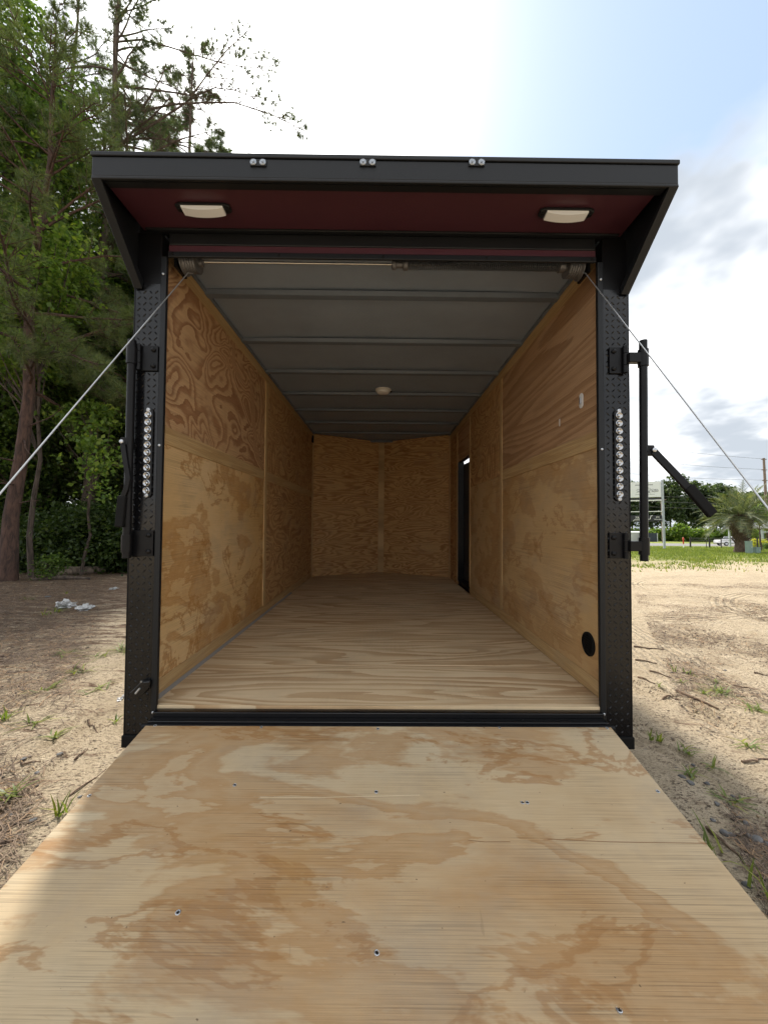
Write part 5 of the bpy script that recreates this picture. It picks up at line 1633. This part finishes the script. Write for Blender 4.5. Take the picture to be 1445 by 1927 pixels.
# utility boxes beside the palm
M['box_green'] = plain('pale_green_utility_paint', (0.20, 0.29, 0.26), 0.5, var=.15)
for u, v, w_, h_, lab in ((1409.5, 1042, .30, .88, 'tall narrow grey-green utility pedestal beside the palm'), (1424, 1042, .32, .46, 'low grey-green utility box right of the tall pedestal')):
    q = on_ground(u, v)
    bx = tag(empty('utility_box', q), lab, 'utility box')
    MB().box(-w_ / 2, w_ / 2, -.14, .14, -.05, h_ - .06).build('body', M['box_green'], bx, bevel=.012)
    MB().box(-w_ / 2 - .015, w_ / 2 + .015, -.155, .155, h_ - .0595, h_).build('lid', M['box_green'], bx, bevel=.012)
    MB().box(w_ / 2 - .09, w_ / 2 - .05, -.15, -.1405, h_ * .5, h_ * .5 + .05).build('latch', M['zinc'], bx)
q = on_ground(1431.5, 1037)
broadleaf('slender brown-trunked young tree right of the utility boxes', q, 3.6, 560, [(.2, 0, 3.2, 1.0, .9, .8)], r0=.09, leaf=.16, per=40, clumps=30, csize=.25, mat='leaf_mid')
q = on_ground(1425, 1031)
broadleaf('yellow-green bush behind the utility boxes', q, 1.0, 561, [(0, 0, .52, 1.0, .5, .45)], r0=.03, leaf=.10, per=70, clumps=46, csize=.16, mat='yellow_leaf', name='bush', cat='bush', limbs=False)
q = on_ground(1444, 1034)
broadleaf('small dark green shrub at the right edge of the verge', q, .6, 562, [(0, 0, .3, .5, .4, .3)], r0=.02, leaf=.09, per=50, clumps=24, csize=.12, mat='leaf_mid', name='shrub', cat='shrub', limbs=False)

# grey pavilion at the right edge
q = at_w(1452, 1022, 44); q.z = gz(q.x, q.y)
M['roof_grey'] = plain('grey_shingle_roof', (0.22, 0.22, 0.23), 0.8, var=.2)
pvn = tag(empty('pavilion', q), 'grey roofed pavilion at the right edge behind the palm', 'pavilion')
MB().prism([(-1.5, -.3, 2.2), (-1.5, 4.3, 2.2), (-1.5, 2, 3.3)], (5, 0, 0)).build('roof', M['roof_grey'], pvn)
for x_ in (-1.2, .8, 3.0):
    for y_ in (0, 4): MB().box(x_ - .09, x_ + .09, y_ - .09, y_ + .09, -.1, 2.199).build('post', M['sign_grey'], pvn)
MB().box(-1.2, 3.0, -.05, .05, 1.7, 1.9).build('beam', M['sign_grey'], pvn)

# utility poles and power lines
M['pole'] = bark_mat('weathered_pole_wood', (0.10, 0.075, 0.065), (0.26, 0.19, 0.16))
q = at_w(1437, 862, 46)
gzq = gz(q.x, q.y)
pl = tag(empty('utility_pole', (q.x, q.y, gzq)), 'brown wooden utility pole rising above the palm', 'utility pole')
MB().tube([(0, 0, -.2), (0, 0, q.z - gzq)], [.17, .12], 12).build('pole', M['pole'], pl, smooth=True)
for dz in (0.15, 1.45, 2.75): MB().box(-.3, .3, -.05, .05, q.z - gzq - dz - .04, q.z - gzq - dz + .04).build('insulator_arm', M['pole'], pl)
q2 = at_w(1244, 936, 104); g2 = gz(q2.x, q2.y)
pl2 = tag(empty('utility_pole', (q2.x, q2.y, g2)), 'distant utility pole seen behind the roadside sign', 'utility pole')
MB().tube([(0, 0, -.2), (0, 0, q2.z - g2)], [.22, .15], 10).build('pole', M['deadwood'], pl2, smooth=True)
MB().box(-1.3, 1.3, -.08, .08, q2.z - g2 - .7, q2.z - g2 - .5).build('cross_arm', M['deadwood'], pl2)


def wire(a_, c_, sag, r_, label, group):
    pts = [a_.lerp(c_, i / 16) - Vector((0, 0, sag * 4 * (i / 16) * (1 - i / 16))) for i in range(17)]
    tag(MB().tube(pts, r_, 4).build('power_line', M['wire'], None), label, 'power line', group)


for k, dz in enumerate((.1, 1.4, 2.7)):
    a_ = Vector((q.x, q.y, q.z - dz))
    c_ = at_w(960, 790 + k * 34, 62)
    wire(a_, c_, .9, .016, ('topmost', 'middle', 'lowest')[k] + ' power line running left from the brown utility pole', 'power lines to the brown pole')
for k, v in enumerate((948, 955, 962)):
    wire(at_w(1000, 925 + k * 8, 104), at_w(1600, 938 + k * 13, 98), .6, .03, ('upper', 'middle', 'lower')[k] + ' wire of the pale lines in front of the far wood', 'wires in front of the far wood')


# labels that tell look-alikes apart by their order in the picture
ORD = ['first', 'second', 'third', 'fourth', 'fifth', 'sixth', 'seventh', 'eighth', 'ninth', 'tenth', 'eleventh', 'twelfth', 'thirteenth',
       'fourteenth', 'fifteenth', 'sixteenth', 'seventeenth', 'eighteenth', 'nineteenth', 'twentieth', 'twenty-first', 'twenty-second']
byl = {}
for o in bpy.data.objects:
    if o.parent is None and 'group' in o and 'label' in o: byl.setdefault(o['label'], []).append(o)
inv = camo.matrix_world.inverted()
for lab, os_ in byl.items():
    if len(os_) < 2: continue
    def ux(o):
        c = o.location if o.type == 'EMPTY' or o.location.length > 0 else sum((Vector(k) for k in o.bound_box), Vector()) / 8
        q_ = inv @ Vector(c)
        return -q_.x / q_.z
    os_.sort(key=ux)
    vis = [o for o in os_ if abs(ux(o)) < 1.02]
    for o in os_:
        if o not in vis: o['label'] = lab + (', beyond the left picture edge' if ux(o) < 0 else ', beyond the right picture edge')
    for i, o in enumerate(vis): o['label'] = lab + ', ' + ORD[i] + ' from the left'
